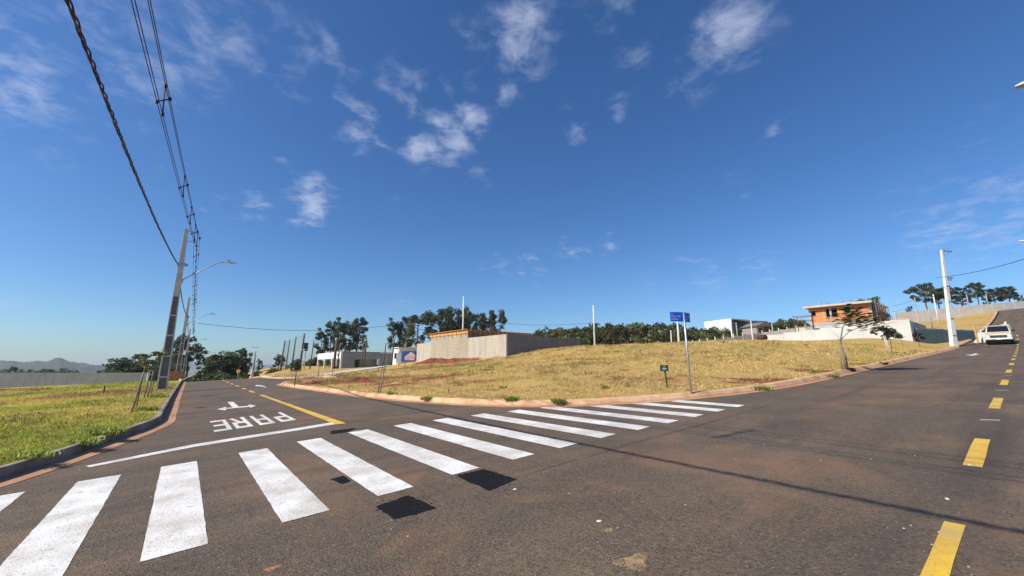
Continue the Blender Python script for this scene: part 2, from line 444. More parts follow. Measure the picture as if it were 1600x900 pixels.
CP += [(34, 50, 1.5), (60, 45, .9), (90, 45, -1.5), (60, 30, 1.5), (45, 35, 1.9), (40, 70, 1.2), (30, 100, .2), (60, 100, -.5), (120, 60, -5), (80, 25, .8), (85, 14, .6),
       (180, 40, -1), (170, 90, -7), (10, 110, .6), (90, 120, -4), (200, 120, -8)]
CP = np.array(CP)


def _phi(r2): return np.sqrt(r2 + 9.0)


_A = _phi((CP[:, None, 0] - CP[None, :, 0]) ** 2 + (CP[:, None, 1] - CP[None, :, 1]) ** 2)
_W = np.linalg.solve(_A + np.eye(len(CP)) * -.02, CP[:, 2] - .3)


def rfield(s, t):
    s = np.atleast_1d(s); t = np.atleast_1d(t)
    o = np.empty(len(s))
    for i in range(0, len(s), 40000):
        r2 = (s[i:i + 40000, None] - CP[None, :, 0]) ** 2 + (t[i:i + 40000, None] - CP[None, :, 1]) ** 2
        o[i:i + 40000] = _phi(r2) @ _W + .3
    return o


def rough_n(x, y):
    return (.022 * np.sin(1.9 * x + 1.3 * np.sin(1.1 * y)) + .020 * np.sin(2.3 * y + 1.7 * np.sin(.9 * x)) + .014 * np.sin(4.7 * x - 3.9 * y)
            + .05 * np.sin(.31 * x + .5 * np.sin(.23 * y)) * np.sin(.27 * y))


def catmull(P, step):
    """smooth curve through points: cubic Hermite with chord-length tangents"""
    P = np.array(P, float); d = np.linalg.norm(np.diff(P, axis=0), axis=1); v = np.diff(P, axis=0) / d[:, None]
    T = np.empty_like(P); T[0] = v[0]; T[-1] = v[-1]
    T[1:-1] = (v[:-1] * d[1:, None] + v[1:] * d[:-1, None]) / (d[1:] + d[:-1])[:, None]
    out = []
    for i in range(len(P) - 1):
        n = max(2, int(d[i] / step) + 1)
        for u in np.linspace(0, 1, n, endpoint=False):
            out.append((2 * u ** 3 - 3 * u * u + 1) * P[i] + (u ** 3 - 2 * u * u + u) * d[i] * T[i] + (3 * u * u - 2 * u ** 3) * P[i + 1] + (u ** 3 - u * u) * d[i] * T[i + 1])
    out.append(P[-1])
    return np.array(out)


def resample(P, step):
    d = np.concatenate([[0], np.cumsum(np.linalg.norm(np.diff(P, axis=0), axis=1))])
    n = max(2, int(round(d[-1] / step)) + 1)
    q = np.linspace(0, d[-1], n)
    return np.stack([np.interp(q, d, P[:, 0]), np.interp(q, d, P[:, 1])], 1)


def offset(P, w):
    T = np.gradient(P, axis=0); T /= np.linalg.norm(T, axis=1)[:, None]
    return P + np.stack([-T[:, 1], T[:, 0]], 1) * w          # to the left of travel


# edges of the asphalt in (s, t)
EDGE_A = catmull([(1.6, 150), (.9, 100), (.18, 53), (.02, 35), (-.06, 24), (-.09, 17), (-.13, 14.6), (-.40, 13.2), (-.87, 11.5), (-1.35, 9.8), (-1.78, 8.75),
                  (-2.5, 7.5), (-3.5, 6.55), (-5.2, 5.85), (-8, 5.4), (-14, 5.0), (-30, 4.7), (-70, 4.2), (-130, 3.4)], .35)       # lot on its right-hand side
EDGE_B = catmull([(10, 35.5), (9, 35.35), (6.9, 35.0), (5.7, 34.2), (5.05, 32.6), (4.98, 29), (5.3, 23), (5.62, 17.6), (5.95, 14.6), (6.55, 11.7), (7.35, 9.55),
                  (8.35, 8.2), (10.2, 6.95), (12.6, 6.05), (15.5, 5.52), (19, 5.36), (24, 5.42), (32, 5.53), (45, 5.72), (60, 5.92), (78, 6.05), (98, 5.4), (120, 4.8), (160, 4.7), (200, 4.7)], .35)


def pip(P, poly):
    x, y = P[:, 0], P[:, 1]; inside = np.zeros(len(P), bool)
    a = poly; b = np.roll(poly, -1, 0)
    for (x1, y1), (x2, y2) in zip(a, b):
        c = ((y1 > y) != (y2 > y))
        if not c.any(): continue
        xi = (x2 - x1) * (y - y1) / (y2 - y1 + 1e-12) + x1
        inside ^= c & (x < xi)
    return inside


def link(o, parent=None):
    COL.objects.link(o)
    if parent is not None: o.parent = parent
    return o


def mesh_np(name, V, F, material, parent=None, smooth=False, attrs=None, ncol=None):
    V = np.asarray(V, np.float32); F = np.asarray(F, np.int32)
    me = bpy.data.meshes.new(name)
    n = F.shape[1]
    me.vertices.add(len(V)); me.vertices.foreach_set('co', V.ravel())
    me.loops.add(F.size); me.loops.foreach_set('vertex_index', F.ravel())
    me.polygons.add(len(F)); me.polygons.foreach_set('loop_start', np.arange(0, F.size, n, dtype=np.int32))
    me.update(calc_edges=True)
    if smooth: me.polygons.foreach_set('use_smooth', np.ones(len(F), bool))
    if attrs:
        for k, v in attrs.items():
            a = me.attributes.new(k, 'FLOAT', 'POINT'); a.data.foreach_set('value', np.asarray(v, np.float32))
    if ncol is not None:
        a = me.attributes.new('tint', 'FLOAT_COLOR', 'POINT')
        a.data.foreach_set('color', np.concatenate([ncol, np.ones((len(ncol), 1))], 1).astype(np.float32).ravel())
    me.materials.append(material)
    return link(bpy.data.objects.new(name, me), parent)


def tag(o, label=None, cat=None, group=None, kind=None):
    if label: o['label'] = label
    if cat: o['category'] = cat
    if group: o['group'] = group
    if kind: o['kind'] = kind
    return o


def empty(name, loc, rz=0.0, label=None, cat=None, group=None, kind=None):
    o = link(bpy.data.objects.new(name, None))
    o.location = tuple(float(v) for v in loc); o.rotation_euler = (0, 0, rz); o.empty_display_size = .2
    return tag(o, label, cat, group, kind)


def fill_region(name, poly, zfun, material, spacings, soil=None):
    """triangulated sheet over a plan polygon in (s, t); spacings = [(max distance from camera, grid step)]"""
    pts = []; prev = 0.0
    lo, hi = poly.min(0), poly.max(0)
    for (rmax, step) in spacings:
        l2 = np.maximum(lo, -rmax); h2 = np.minimum(hi, rmax)
        gs = np.arange(l2[0], h2[0], step); gt = np.arange(l2[1], h2[1], step)
        if not len(gs) or not len(gt): prev = rmax; continue
        G = np.stack(np.meshgrid(gs, gt), -1).reshape(-1, 2)
        G = G + rng.uniform(-.22, .22, G.shape) * step
        r = np.hypot(G[:, 0], G[:, 1])
        G = G[(r >= prev) & (r < rmax)]
        G = G[pip(G, poly)]
        if len(G):
            dmin = np.full(len(G), 1e9)
            for i in range(0, len(poly), 60):
                q = poly[i:i + 60]
                dmin = np.minimum(dmin, np.sqrt(((G[:, None] - q[None]) ** 2).sum(-1)).min(1))
            G = G[dmin > step * .35]
        pts.append(G); prev = rmax
    allp = np.vstack([poly] + pts)
    res = delaunay_2d_cdt([Vector((float(a), float(b))) for a, b in allp], [], [list(range(len(poly)))], 1, 1e-5)
    V2 = np.array([(v.x, v.y) for v in res[0]]); F = np.array([f for f in res[2] if len(f) == 3])
    z = zfun(V2[:, 0], V2[:, 1])
    x, y = xy_of(V2[:, 0], V2[:, 1])
    at = {'soil': soil(x, y, V2[:, 0], V2[:, 1])} if soil else None
    a = V2[F[:, 0]]; b = V2[F[:, 1]]; c = V2[F[:, 2]]
    cr = (b[:, 0] - a[:, 0]) * (c[:, 1] - a[:, 1]) - (b[:, 1] - a[:, 1]) * (c[:, 0] - a[:, 0])
    F[cr < 0] = F[cr < 0][:, ::-1]
    o = mesh_np(name, np.stack([x, y, z], 1), F, material, smooth=True, attrs=at)
    o['kind'] = 'structure'
    return o


# ------------------------------------------------------------------ road, lots, far land
EA = resample(EDGE_A, .5); EB = resample(EDGE_B, .5)
ROAD_POLY = np.vstack([EA, [(-130, -7)], [(0, -5), (60, -4)], [(200, -2.5)], EB[::-1], [(11, 35.5), (11, 41.6), (9.8, 42.5), (8.3, 43.6), (7.6, 46.6), (8.0, 58), (9.2, 100), (9.8, 150)]])
road = fill_region('road', ROAD_POLY, zbase, M_ASPH, [(130, 2.0), (260, 5)])

KA, KB = .425, .56                               # gutter + kerb width
LOT_A = offset(EA, -KA); LOT_B = offset(EB, KB)
_o = offset(EA, -1.0)
if _o[20, 0] > EA[20, 0]:                        # the lot of edge A lies towards -s
    LOT_A = offset(EA, KA); SGA = 1
else: SGA = -1
_o = offset(EB, 1.0)
SGB = 1 if _o[len(EB) // 2, 1] > EB[len(EB) // 2, 1] else -1
LOT_B = offset(EB, SGB * KB)
NOTCH = resample(np.array([(8.2, 100), (7.0, 58), (6.6, 46), (7.2, 43.2), (8.2, 41.6), (9.6, 41.0), (10.0, 40.2), (10.0, 36.3)], float), .5)
EDGE_F = np.vstack([LOT_B, NOTCH])


def dist_to(P, line):
    o = np.full(len(P), 1e9)
    for i in range(0, len(line), 40):
        q = line[i:i + 40]
        o = np.minimum(o, ((P[:, None] - q[None]) ** 2).sum(-1).min(1))
    return np.sqrt(o)


_ka = LOT_A[::4]; _kb = LOT_B[::4]


def z_lot(s, t):
    P = np.stack([s, t], 1); d = dist_to(P, LOT_A[::2])
    x, y = xy_of(s, t)
    return zbase(s, t) + .150 + .18 * sm(d, .0, 2.6) + rough_n(x, y) * sm(d, 0, 1.5)


def z_field(s, t):
    P = np.stack([s, t], 1); d = dist_to(P, EDGE_F[::2])
    x, y = xy_of(s, t)
    w = sm(d, 0, 3.5)
    return zbase(s, t) + (1 - w) * .13 + w * rfield(s, t) + rough_n(x, y) * 1.5 * sm(d, 0, 2)


SOIL = [  # (px, py, Y, radius along view, radius across, amount): bare red earth
    (690, 569, 44, 5.5, 3.6, .65), (735, 565, 46, 4, 3, .55), (640, 575, 42, 4, 3, .42), (545, 599, 27, 3, 3.2, .75), (600, 596, 27, 3, 3, .55), (690, 603, 22, 1.6, 2.6, .62), (650, 608, 20, 1.2, 3.0, .5),
    (500, 592, 36, 4, 4, .6), (575, 590, 33, 2.5, 5, .55), (640, 590, 31, 2, 4, .45), (540, 583, 48, 3, 6, .45), (470, 597, 31, 2, 3, .55), (620, 603, 22.5, 1.2, 3, .6), (980, 592, 20, 1.0, 1.4, .35), (760, 608, 18, 1, 3, .4),  (1000, 609, 16.6, .8, 2.2, .5), (1230, 600, 15.6, .7, 2.2, .95), (1180, 606, 15, .5, 1.4, .6), (1050, 602, 17, .9, 1.2, .4), (1290, 588, 19, .8, 1.5, .7),
    (860, 622, 14.5, .7, 3.2, .35), (760, 618, 15.5, .8, 2.6, .38), (1345, 574, 23.5, 1.2, 1.5, .6), (700, 562, 54, 3, 6, .55), (480, 583, 62, 2, 6, .4)]
SOIL_W = [(*pt(a, b, c)[:2], d, e, f) for a, b, c, d, e, f in SOIL]


def soil_field(x, y, s, t):
    o = np.zeros(len(x))
    for (cx, cy, ra, rc, am) in SOIL_W:
        u = np.array([cx, cy]); u = u / np.linalg.norm(u)
        a = (x - cx) * u[0] + (y - cy) * u[1]; c = -(x - cx) * u[1] + (y - cy) * u[0]
        o = np.maximum(o, am * np.exp(-.7 * ((a / ra) ** 2 + (c / rc) ** 2)))
    d = dist_to(np.stack([s, t], 1), LOT_B[::3])
    return np.maximum(o, .30 * (1 - sm(d, .2, 1.3))) + .14


def soil_lot(x, y, s, t):
    d = dist_to(np.stack([s, t], 1), LOT_A[::3])
    o = .16 + .12 * np.sin(.5 * x + 1) * np.sin(.43 * y)
    return o + .2 * np.exp(-((s + .9) ** 2 / .5 + (t - 14.4) ** 2 / 1.2))


LOTA_POLY = np.vstack([LOT_A, [(-130, 150)]])
left_lot = fill_region('left_lot', LOTA_POLY, z_lot, M_LOT, [(22, .4), (50, 1.2), (220, 5)], soil_lot)
FIELD_POLY = np.vstack([LOT_B, [(200, 150), (9, 150)], NOTCH])
field = fill_region('field', FIELD_POLY, z_field, M_FIELD, [(26, .45), (60, 1.1), (110, 3), (260, 7)], soil_field)

# land out to the horizon, lower than the lots
gr = np.concatenate([np.linspace(0, 260, 27), np.geomspace(290, 9000, 34)])
ga = np.linspace(0, 2 * math.pi, 97)[:-1]
X = gr[:, None] * np.cos(ga)[None]; Y = gr[:, None] * np.sin(ga)[None]
s_, t_ = st_of(X, Y)
Z = np.where(t_ > 3, zbase(np.clip(s_, -130, 205), np.clip(t_, -7, 150)), S(np.clip(s_, -130, 205))) - 1.2
inl = (s_ > 5) & (t_ > 6)
Z = np.where(inl, Z + np.minimum(0, rfield(np.clip(s_, 5, 205).ravel(), np.clip(t_, 6, 150).ravel()).reshape(Z.shape)), Z)
rr = np.hypot(X, Y)
fall = sm(rr, 190, 900)
side = .5 + .5 * np.tanh((X * .8 - Y * .25) / 160)
Z = Z * (1 - fall) + fall * (-34 + 40 * side * (1 - sm(rr, 900, 3000)))
Z += sm(rr, 300, 2500) * 7 * np.sin(X / 310 + 1.2) * np.sin(Y / 420)
Z += -2.5 * ((s_ < 3) & (t_ > 90)) * (1 - fall)
V = np.stack([X, Y, Z], -1).reshape(-1, 3); n = len(ga); F = []
for i in range(len(gr) - 1):
    a = np.arange(n); b = (a + 1) % n
    F.append(np.stack([i * n + a, (i + 1) * n + a, (i + 1) * n + b, i * n + b], 1))
terrain = mesh_np('terrain', V, np.vstack(F), M_TERR, smooth=True)
terrain['kind'] = 'structure'

# far wooded hills to the left
M_HILL = mat('hill_forest', (.028, .045, .022), (.075, .085, .042), .012, 9, .35, .7, world_pos=True, rough=.95)


def hill_strip(name, prof, Y0, Y1, zb):
    px = np.linspace(prof[0][0], prof[-1][0], 170); py = np.interp(px, [p[0] for p in prof], [p[1] for p in prof])
    rows = 14; V = []
    for j in range(rows):
        w = j / (rows - 1); Yr = Y0 + (Y1 - Y0) * w; e = math.sin(math.pi * w) ** .8
        for i in range(len(px)):
            top = pt(px[i], py[i], (Y0 + Y1) / 2)[2]
            xx = pt(px[i], py[i], Yr)[0]
            z = zb + (top - zb) * e * (1 + .05 * math.sin(i * .9 + j * 1.3) * math.sin(j * 2.1 + i * .35)) + random.uniform(-2, 2) * e
            V.append((xx, Yr, z))
    m_ = len(px); F = []
    for j in range(rows - 1):
        for i in range(m_ - 1): F.append((j * m_ + i, j * m_ + i + 1, (j + 1) * m_ + i + 1, (j + 1) * m_ + i))
    o = mesh_np(name, V, F, M_HILL, smooth=False); o['kind'] = 'structure'
    return o


hill_strip('hills', [(-260, 566), (-120, 561), (-40, 566), (8, 563), (34, 566), (52, 565), (72, 564), (82, 562), (93, 559), (101, 562), (112, 565.5), (126, 567.5), (137, 568), (150, 571.5), (180, 575), (220, 579)], 1150, 1750, -34)
hill_strip('hills', [(-300, 572), (0, 570.5), (120, 570.5), (260, 570), (420, 570.5), (520, 569.5), (640, 572), (800, 575)], 4200, 6200, -40)

# ------------------------------------------------------------------ mesh builder
BOXF = [(0, 3, 2, 1), (4, 5, 6, 7), (0, 1, 5, 4), (1, 2, 6, 5), (2, 3, 7, 6), (3, 0, 4, 7)]


class MB:
    def __init__(self): self.v = []; self.f = []

    def add(self, vs, fs):
        o = len(self.v); self.v += [tuple(map(float, p)) for p in vs]; self.f += [tuple(i + o for i in f) for f in fs]; return self

    def box(self, x0, x1, y0, y1, z0, z1):
        return self.add([(x0, y0, z0), (x1, y0, z0), (x1, y1, z0), (x0, y1, z0), (x0, y0, z1), (x1, y0, z1), (x1, y1, z1), (x0, y1, z1)], BOXF)

    def taper(self, w0, d0, w1, d1, z0, z1, cx=0, cy=0):
        v = []
        for (w, d, z) in ((w0, d0, z0), (w1, d1, z1)):
            v += [(cx - w / 2, cy - d / 2, z), (cx + w / 2, cy - d / 2, z), (cx + w / 2, cy + d / 2, z), (cx - w / 2, cy + d / 2, z)]
        return self.add(v, BOXF)

    def tube(self, path, r, n=8, cap=True):
        P = [Vector(p) for p in path]; rs = r if isinstance(r, (list, tuple)) else [r] * len(P)
        rings = []; prev = None
        for i, p in enumerate(P):
            d = (P[min(i + 1, len(P) - 1)] - P[max(i - 1, 0)]).normalized()
            if prev is None:
                a = d.orthogonal().normalized()
            else:
                a = (prev - d * prev.dot(d)); a = a.normalized() if a.length > 1e-6 else d.orthogonal().normalized()
            prev = a; b = d.cross(a)
            rings.append([p + (a * math.cos(2 * math.pi * k / n) + b * math.sin(2 * math.pi * k / n)) * rs[i] for k in range(n)])
        vs = [v for rg in rings for v in rg]; fs = []
        for i in range(len(P) - 1):
            for k in range(n):
                k2 = (k + 1) % n; fs.append((i * n + k, i * n + k2, (i + 1) * n + k2, (i + 1) * n + k))
        if cap: fs += [tuple(reversed(range(n))), tuple(range((len(P) - 1) * n, len(P) * n))]
        return self.add(vs, fs)

    def prism(self, poly, z0, z1):
        """plan polygon extruded"""
        n = len(poly)
        return self.add([(x, y, z0) for x, y in poly] + [(x, y, z1) for x, y in poly],
                        [tuple(reversed(range(n))), tuple(range(n, 2 * n))] + [(i, (i + 1) % n, n + (i + 1) % n, n + i) for i in range(n)])

    def loft(self, secs):
        n = len(secs[0]); vs = [p for s in secs for p in s]; fs = []
        for i in range(len(secs) - 1):
            for k in range(n): fs.append((i * n + k, i * n + (k + 1) % n, (i + 1) * n + (k + 1) % n, (i + 1) * n + k))
        fs += [tuple(reversed(range(n))), tuple(range((len(secs) - 1) * n, len(secs) * n))]
        return self.add(vs, fs)

    def build(self, name, material, parent=None, smooth=False, bevel=0.0):
        me = bpy.data.meshes.new(name); me.from_pydata(self.v, [], self.f); me.update()
        if smooth: me.polygons.foreach_set('use_smooth', [True] * len(me.polygons))
        me.materials.append(material)
        o = link(bpy.data.objects.new(name, me), parent)
        if bevel:
            b = o.modifiers.new('bevel', 'BEVEL'); b.width = bevel; b.segments = 2; b.limit_method = 'ANGLE'
        return o


def copy_tree(o, parent=None):
    c = o.copy(); COL.objects.link(c); c.parent = parent
    for ch in list(o.children): copy_tree(ch, c)
    return c


def sheet_tree(objs):
    V = []; F = []
    for o in objs:
        b0 = len(V); V += [v.co.copy() for v in o.data.vertices]; F += [tuple(i + b0 for i in p.vertices) for p in o.data.polygons]
    return BVHTree.FromPolygons(V, F)


GROUND = sheet_tree([road, left_lot, field])


def zg(x, y):
    """height of the ground sheet at x, y"""
    h = GROUND.ray_cast(Vector((float(x), float(y), 300)), Vector((0, 0, -1)))
    if h[0] is not None: return h[0].z
    s, t = st_of(float(x), float(y))
    return float(zbase(np.array([s]), np.array([t]))[0]) + .1


def gp(px, py):
    """where the line of sight through (px, py) meets the ground"""
    h = GROUND.ray_cast(Vector((0, 0, CAM_H)), Vector(ray(px, py)).normalized())
    if h[0] is None: raise ValueError((px, py))
    return np.array(h[0])


def on(px, Y):
    """ground point in the line of sight column px at Y metres ahead"""
    x = (px - 800) / FPX * Y * math.cos(PITCH)
    return np.array([x, Y, zg(x, Y)])


def road_z(s, t, h): return float(zbase(np.array([s]), np.array([t]))[0]) + h


# ------------------------------------------------------------------ kerbs
def rst(px, py):
    d = ray(px, py); a, b = .0394, .0293
    k = CAM_H / (a * d[0] + b * d[1] - d[2]); return np.array(st_of(d[0] * k, d[1] * k))


def sweep_kerb(edge, sg, prof, name, joint, material, parent, zfun=zbase, i0=0, i1=None, sub=2, jitter=0.0):
    """pieces of kerb following an asphalt edge; profile = [(distance from the edge, height)]"""
    P = resample(edge, joint / sub)
    n = len(P); i = 0; out = []
    while i < n - 1:
        j = min(i + sub, n - 1)
        seg = P[max(i - 1, 0):j + 2]; k0 = i - max(i - 1, 0)
        T = np.gradient(seg, axis=0); T /= np.linalg.norm(T, axis=1)[:, None]
        Nn = np.stack([-T[:, 1], T[:, 0]], 1) * sg
        secs = []
        dz = random.uniform(-jitter, jitter); dn = random.uniform(-jitter, jitter)
        for q in range(k0, k0 + (j - i) + 1):
            c = seg[q].copy()
            if q == k0: c += T[q] * .007
            if q == k0 + (j - i): c -= T[q] * .007
            sec = []
            for (w, h) in prof:
                p = c + Nn[q] * (w + dn); x, y = xy_of(p[0], p[1])
                sec.append((x, y, float(zfun(np.array([c[0]]), np.array([c[1]]))[0]) + h + (dz if h > .05 else 0)))
            secs.append(sec)
        mb = MB().loft(secs)
        out.append(mb.build(name, material, parent))
        i = j
    return out


def near(edge, a, b): return edge[a:b]


kerb_left = empty('kerb_left', (0, 0, 0), kind='structure')
ia0 = int(np.argmin(np.abs(EA[:, 1] - 60))); ia1 = int(np.argmin(np.hypot(EA[:, 0] + 5.2, EA[:, 1] - 5.85)))
NA = EDGE_A
_a0 = int(np.argmin(np.abs(NA[:, 1] - 62))); _a1 = int(np.argmin(np.hypot(NA[:, 0] + 8, NA[:, 1] - 5.4)))
sweep_kerb(NA[_a0:_a1], SGA, [(.285, -.12), (.30, .155), (.315, .172), (.37, .174), (.43, .165), (.43, -.12)], 'kerb_stone', 1.0, M_KERB_G, kerb_left, jitter=.006)
sweep_kerb(NA[_a0:_a1], SGA, [(-.02, -.1), (-.02, .008), (.10, .012), (.284, .022), (.284, -.1)], 'gutter_slab', 2.0, M_GUT_O, kerb_left, sub=4)
for (e, tagname) in ((NA[:_a0 + 1], 'far'), (NA[_a1 - 1:], 'side')):
    sweep_kerb(e, SGA, [(.285, -.12), (.30, .155), (.37, .174), (.43, .165), (.43, -.12)], 'kerb_stone', 6.0, M_KERB_G, kerb_left, sub=4)

kerb_field = empty('kerb_field', (0, 0, 0), kind='structure')
NB = EDGE_B
_b0 = 0; _b1 = int(np.argmin(np.abs(NB[:, 0] - 75)))
sweep_kerb(NB[_b0:_b1], SGB, [(.20, -.12), (.20, .035), (.30, .135), (.36, .16), (.46, .165), (.57, .15), (.57, -.12)], 'kerb_stone', 2.4, M_KERB_O, kerb_field, sub=6, jitter=.004)
sweep_kerb(NB[_b0:_b1], SGB, [(-.03, -.1), (-.03, .006), (.10, .010), (.199, .024), (.199, -.1)], 'gutter_slab', 3.0, M_GUT_O, kerb_field, sub=6)
sweep_kerb(NB[_b1 - 1:], SGB, [(.20, -.12), (.20, .035), (.30, .135), (.46, .165), (.57, .15), (.57, -.12)], 'kerb_stone', 8, M_KERB_O, kerb_field, sub=4)
sweep_kerb(NOTCH, 1, [(-.10, -.3), (-.10, .10), (-.06, .15), (.10, .16), (.10, -.3)], 'kerb_stone', 3.0, M_KERB_O, kerb_field, sub=6)
# gully openings in the field kerb
for (px, py, w, nm) in ((1342, 581.5, .55, 'gully_opening'), (1383, 570.5, 1.0, 'gully_grate')):
    s0, t0 = rst(px, py)
    zz = road_z(s0, t0, 0)
    i = int(np.argmin(np.abs(EB[:, 0] - s0) + (EB[:, 1] > 20) * 99)); c = EB[i]; T = EB[i + 1] - EB[i]; T /= np.linalg.norm(T)
    x, y = xy_of(c[0], c[1]); an = math.atan2(*(xy_of(*T)[::-1]))
    mb = MB()
    if nm == 'gully_grate':
        for k in range(9): mb.box(-w / 2 + k * w / 9, -w / 2 + k * w / 9 + .035, .15, .34, .05, .145)
        mb.box(-w / 2, w / 2, .12, .15, .05, .15); mb.box(-w / 2, w / 2, .33, .36, .05, .175)
    else:
        mb.box(-w / 2, w / 2, .16, .33, .04, .142); mb.box(-w / 2 - .06, w / 2 + .06, .2, .5, .150, .20)
    o = mb.build(nm, M_BLACK if nm == 'gully_opening' else mat('cast_iron', (.03, .028, .026), (.07, .06, .05), 10, rough=.7), kerb_field)
    o.location = (x, y, zz); o.rotation_euler = (0, 0, an)

GROUND = sheet_tree([road, left_lot, field] + list(kerb_left.children) + list(kerb_field.children))

# ------------------------------------------------------------------ road markings (painted sheets, parts of the road)
def road_sheet(name, poly, material, h=.004, step=None):
    """flat painted shape given in (s, t); subdivided along its length when step is given"""
    poly = np.array(poly, float)
    V = []
    for (a, b) in poly:
        x, y = xy_of(a, b); V.append((x, y, road_z(a, b, h)))
    mb = MB(); n = len(V)
    nn = list(range(n))
    area = sum(V[i][0] * V[(i + 1) % n][1] - V[(i + 1) % n][0] * V[i][1] for i in range(n))
    mb.add(V, [tuple(nn if area > 0 else nn[::-1])])
    return mb.build(name, material, road)


def strip(name, p0, p1, w, material, n=1, h=.004, wob=0.0):
    p0 = np.array(p0, float); p1 = np.array(p1, float); T = (p1 - p0) / np.linalg.norm(p1 - p0); Nn = np.array([-T[1], T[0]])
    mb = MB(); vs = []
    for i in range(n + 1):
        c = p0 + (p1 - p0) * i / n
        for sg in (1, -1):
            q = c + Nn * sg * (w / 2 + random.uniform(-wob, wob)); x, y = xy_of(*q); vs.append((x, y, road_z(q[0], q[1], h)))
    mb.add(vs, [(2 * i, 2 * i + 1, 2 * i + 3, 2 * i + 2) for i in range(n)])
    return mb.build(name, material, road)


# zebra stripes: near and far edges measured on the road plane, then laid out regularly
def ragged(poly, n=12, amp=.011):
    out = []
    for i in range(len(poly)):
        a = np.array(poly[i]); b = np.array(poly[(i + 1) % len(poly)])
        for k in range(n): out.append(tuple(a + (b - a) * k / n + np.array([random.uniform(-amp, amp), random.uniform(-amp, amp)])))
    return out


tops = [8.05, 8.19, 8.34, 8.50, 8.70, 8.95, 9.16, 9.18, 9.15, 9.03, 8.84, 8.67] + [float(rst(889, 635.6)[1]), float(rst(957, 633.8)[1]), float(rst(1035, 630.2)[1])]
bots = [4.38, 4.42, 4.48, 4.58, 4.66, 4.74, 4.85, 4.87, 4.88, 4.89, 4.84, 4.80, 4.78, 4.77, 4.74]
for k in range(15):
    s0 = (-2.75, -1.84, -.97)[k] if k < 3 else -.11 + (k - 3) * .978 + (0.02 * math.sin(k * 2.1)); w = .43
    a = .03 if k < 11 else -.06 * (k - 10)
    road_sheet('crosswalk_stripe', ragged([(s0, bots[k]), (s0 + w, bots[k] + .02), (s0 + w - a * .5, tops[k] + .03), (s0 - a * .5, tops[k])], 34, .0035), M_WHITE)
road_sheet('stop_line', [(-1.07, 9.56), (-1.0, 9.40), (.30, 10.02), (2.96, 10.56), (2.98, 10.94), (.26, 10.34)], M_WHITE)

road_sheet('centre_line', [(2.93, 10.50), (3.16, 10.46), (3.09, 17), (3.05, 23.1), (2.88, 23.2), (2.93, 17)], M_YEL, h=.008)
for (a, b) in [(25.6, 27.6), (29.6, 31.6), (33.8, 35.8), (38, 40), (42.5, 44.5), (47, 49)]: strip('centre_dash', (2.96, a), (2.94, b), .16, M_YEL, 2)
dashes = [(2.6, 5.05), (7.31, 9.27)] + [(13.15 + 6.1 * k, 15.35 + 6.1 * k) for k in range(14)]
for (a, b) in dashes:
    c = lambda q: .545 + .0137 * q if q < 6 else .57 + .0135 * q
    strip('centre_dash', (a, c(a) + .03), (b, c(b) + .03), .155 if a > 6 else .125, M_YEL, 3, wob=.006)
for s0 in (11.3, 17.4, 23.5): strip('set_out_mark', (s0, .73 + .012 * s0), (s0 + .12, .50 + .012 * s0), .05, M_WHITE, 1)


def letter(strokes, u0, u1):
    """strokes of one road letter: boxes in letter space (u across as the driver reads, v up), wide of [0,1]"""
    mb = MB()
    for q in strokes:
        vs = []
        for (u, v) in q:
            s_ = u0 + (u1 - u0) * u; tb = 14.10 + (s_ - .7) * .25; tt = 11.78 + (s_ - .67) * .28
            t_ = tb + (tt - tb) * v; x, y = xy_of(s_, t_); vs.append((x, y, road_z(s_, t_, .004)))
        n = len(vs); area = sum(vs[i][0] * vs[(i + 1) % n][1] - vs[(i + 1) % n][0] * vs[i][1] for i in range(n))
        mb.add(vs, [tuple(range(n)) if area > 0 else tuple(reversed(range(n)))])
    return mb.build('road_letter', M_WHITE, road)


def bx(a, b, c, d): return [(a, c), (b, c), (b, d), (a, d)]


W_, H_ = .25, .14
letter([bx(0, W_, 0, 1), bx(W_, 1, 1 - H_, 1), bx(W_, 1, .44, .44 + H_), bx(1 - W_, 1, .44 + H_, 1 - H_)], 2.43, 2.07)                                  # P
letter([bx(0, W_, 0, 1), bx(1 - W_, 1, 0, 1), bx(W_, 1 - W_, 1 - H_, 1), bx(W_, 1 - W_, .42, .42 + H_)], 1.94, 1.59)                                       # A
letter([bx(0, W_, 0, 1), bx(W_, 1, 1 - H_, 1), bx(W_, 1, .44, .44 + H_), bx(1 - W_, 1, .44 + H_, 1 - H_), [(.42, .44), (.42 + W_, .44), (1, 0), (1 - W_, 0)]], 1.45, 1.10)  # R
letter([bx(0, W_, 0, 1), bx(W_, 1, 1 - H_, 1), bx(W_, 1, 0, H_), bx(W_, .9, .43, .43 + H_)], 1.02, .67)                                                   # E
road_sheet('turn_arrow', [(1.48, 20.6), (1.45, 17.84), (1.28, 17.80), (1.28, 18.3), (1.0, 17.62), (1.20, 16.88), (1.24, 17.44), (1.92, 17.36), (1.90, 16.95), (2.13, 17.63), (1.98, 18.45),
                           (1.95, 17.9), (1.64, 17.88), (1.66, 20.4)], M_WHITE)
road_sheet('lane_arrow', [(4.0, 30.2), (4.16, 30.2), (4.10, 32.4), (4.34, 32.4), (4.02, 34.2), (3.72, 32.4), (3.96, 32.4)], M_WHITE)
road_sheet('lane_arrow', [(51.6, 3.30), (51.6, 3.48), (48.6, 3.48), (48.6, 3.82), (46.4, 3.34), (48.6, 2.92), (48.6, 3.30)], M_WHITE)
for (a, b) in ((118, 3.2),): road_sheet('lane_arrow', [(a, b), (a, b + .3), (a - 5, b + .3), (a - 5, b + .7), (a - 8, b + .15), (a - 5, b - .4), (a - 5, b)], M_WHITE, h=.02)


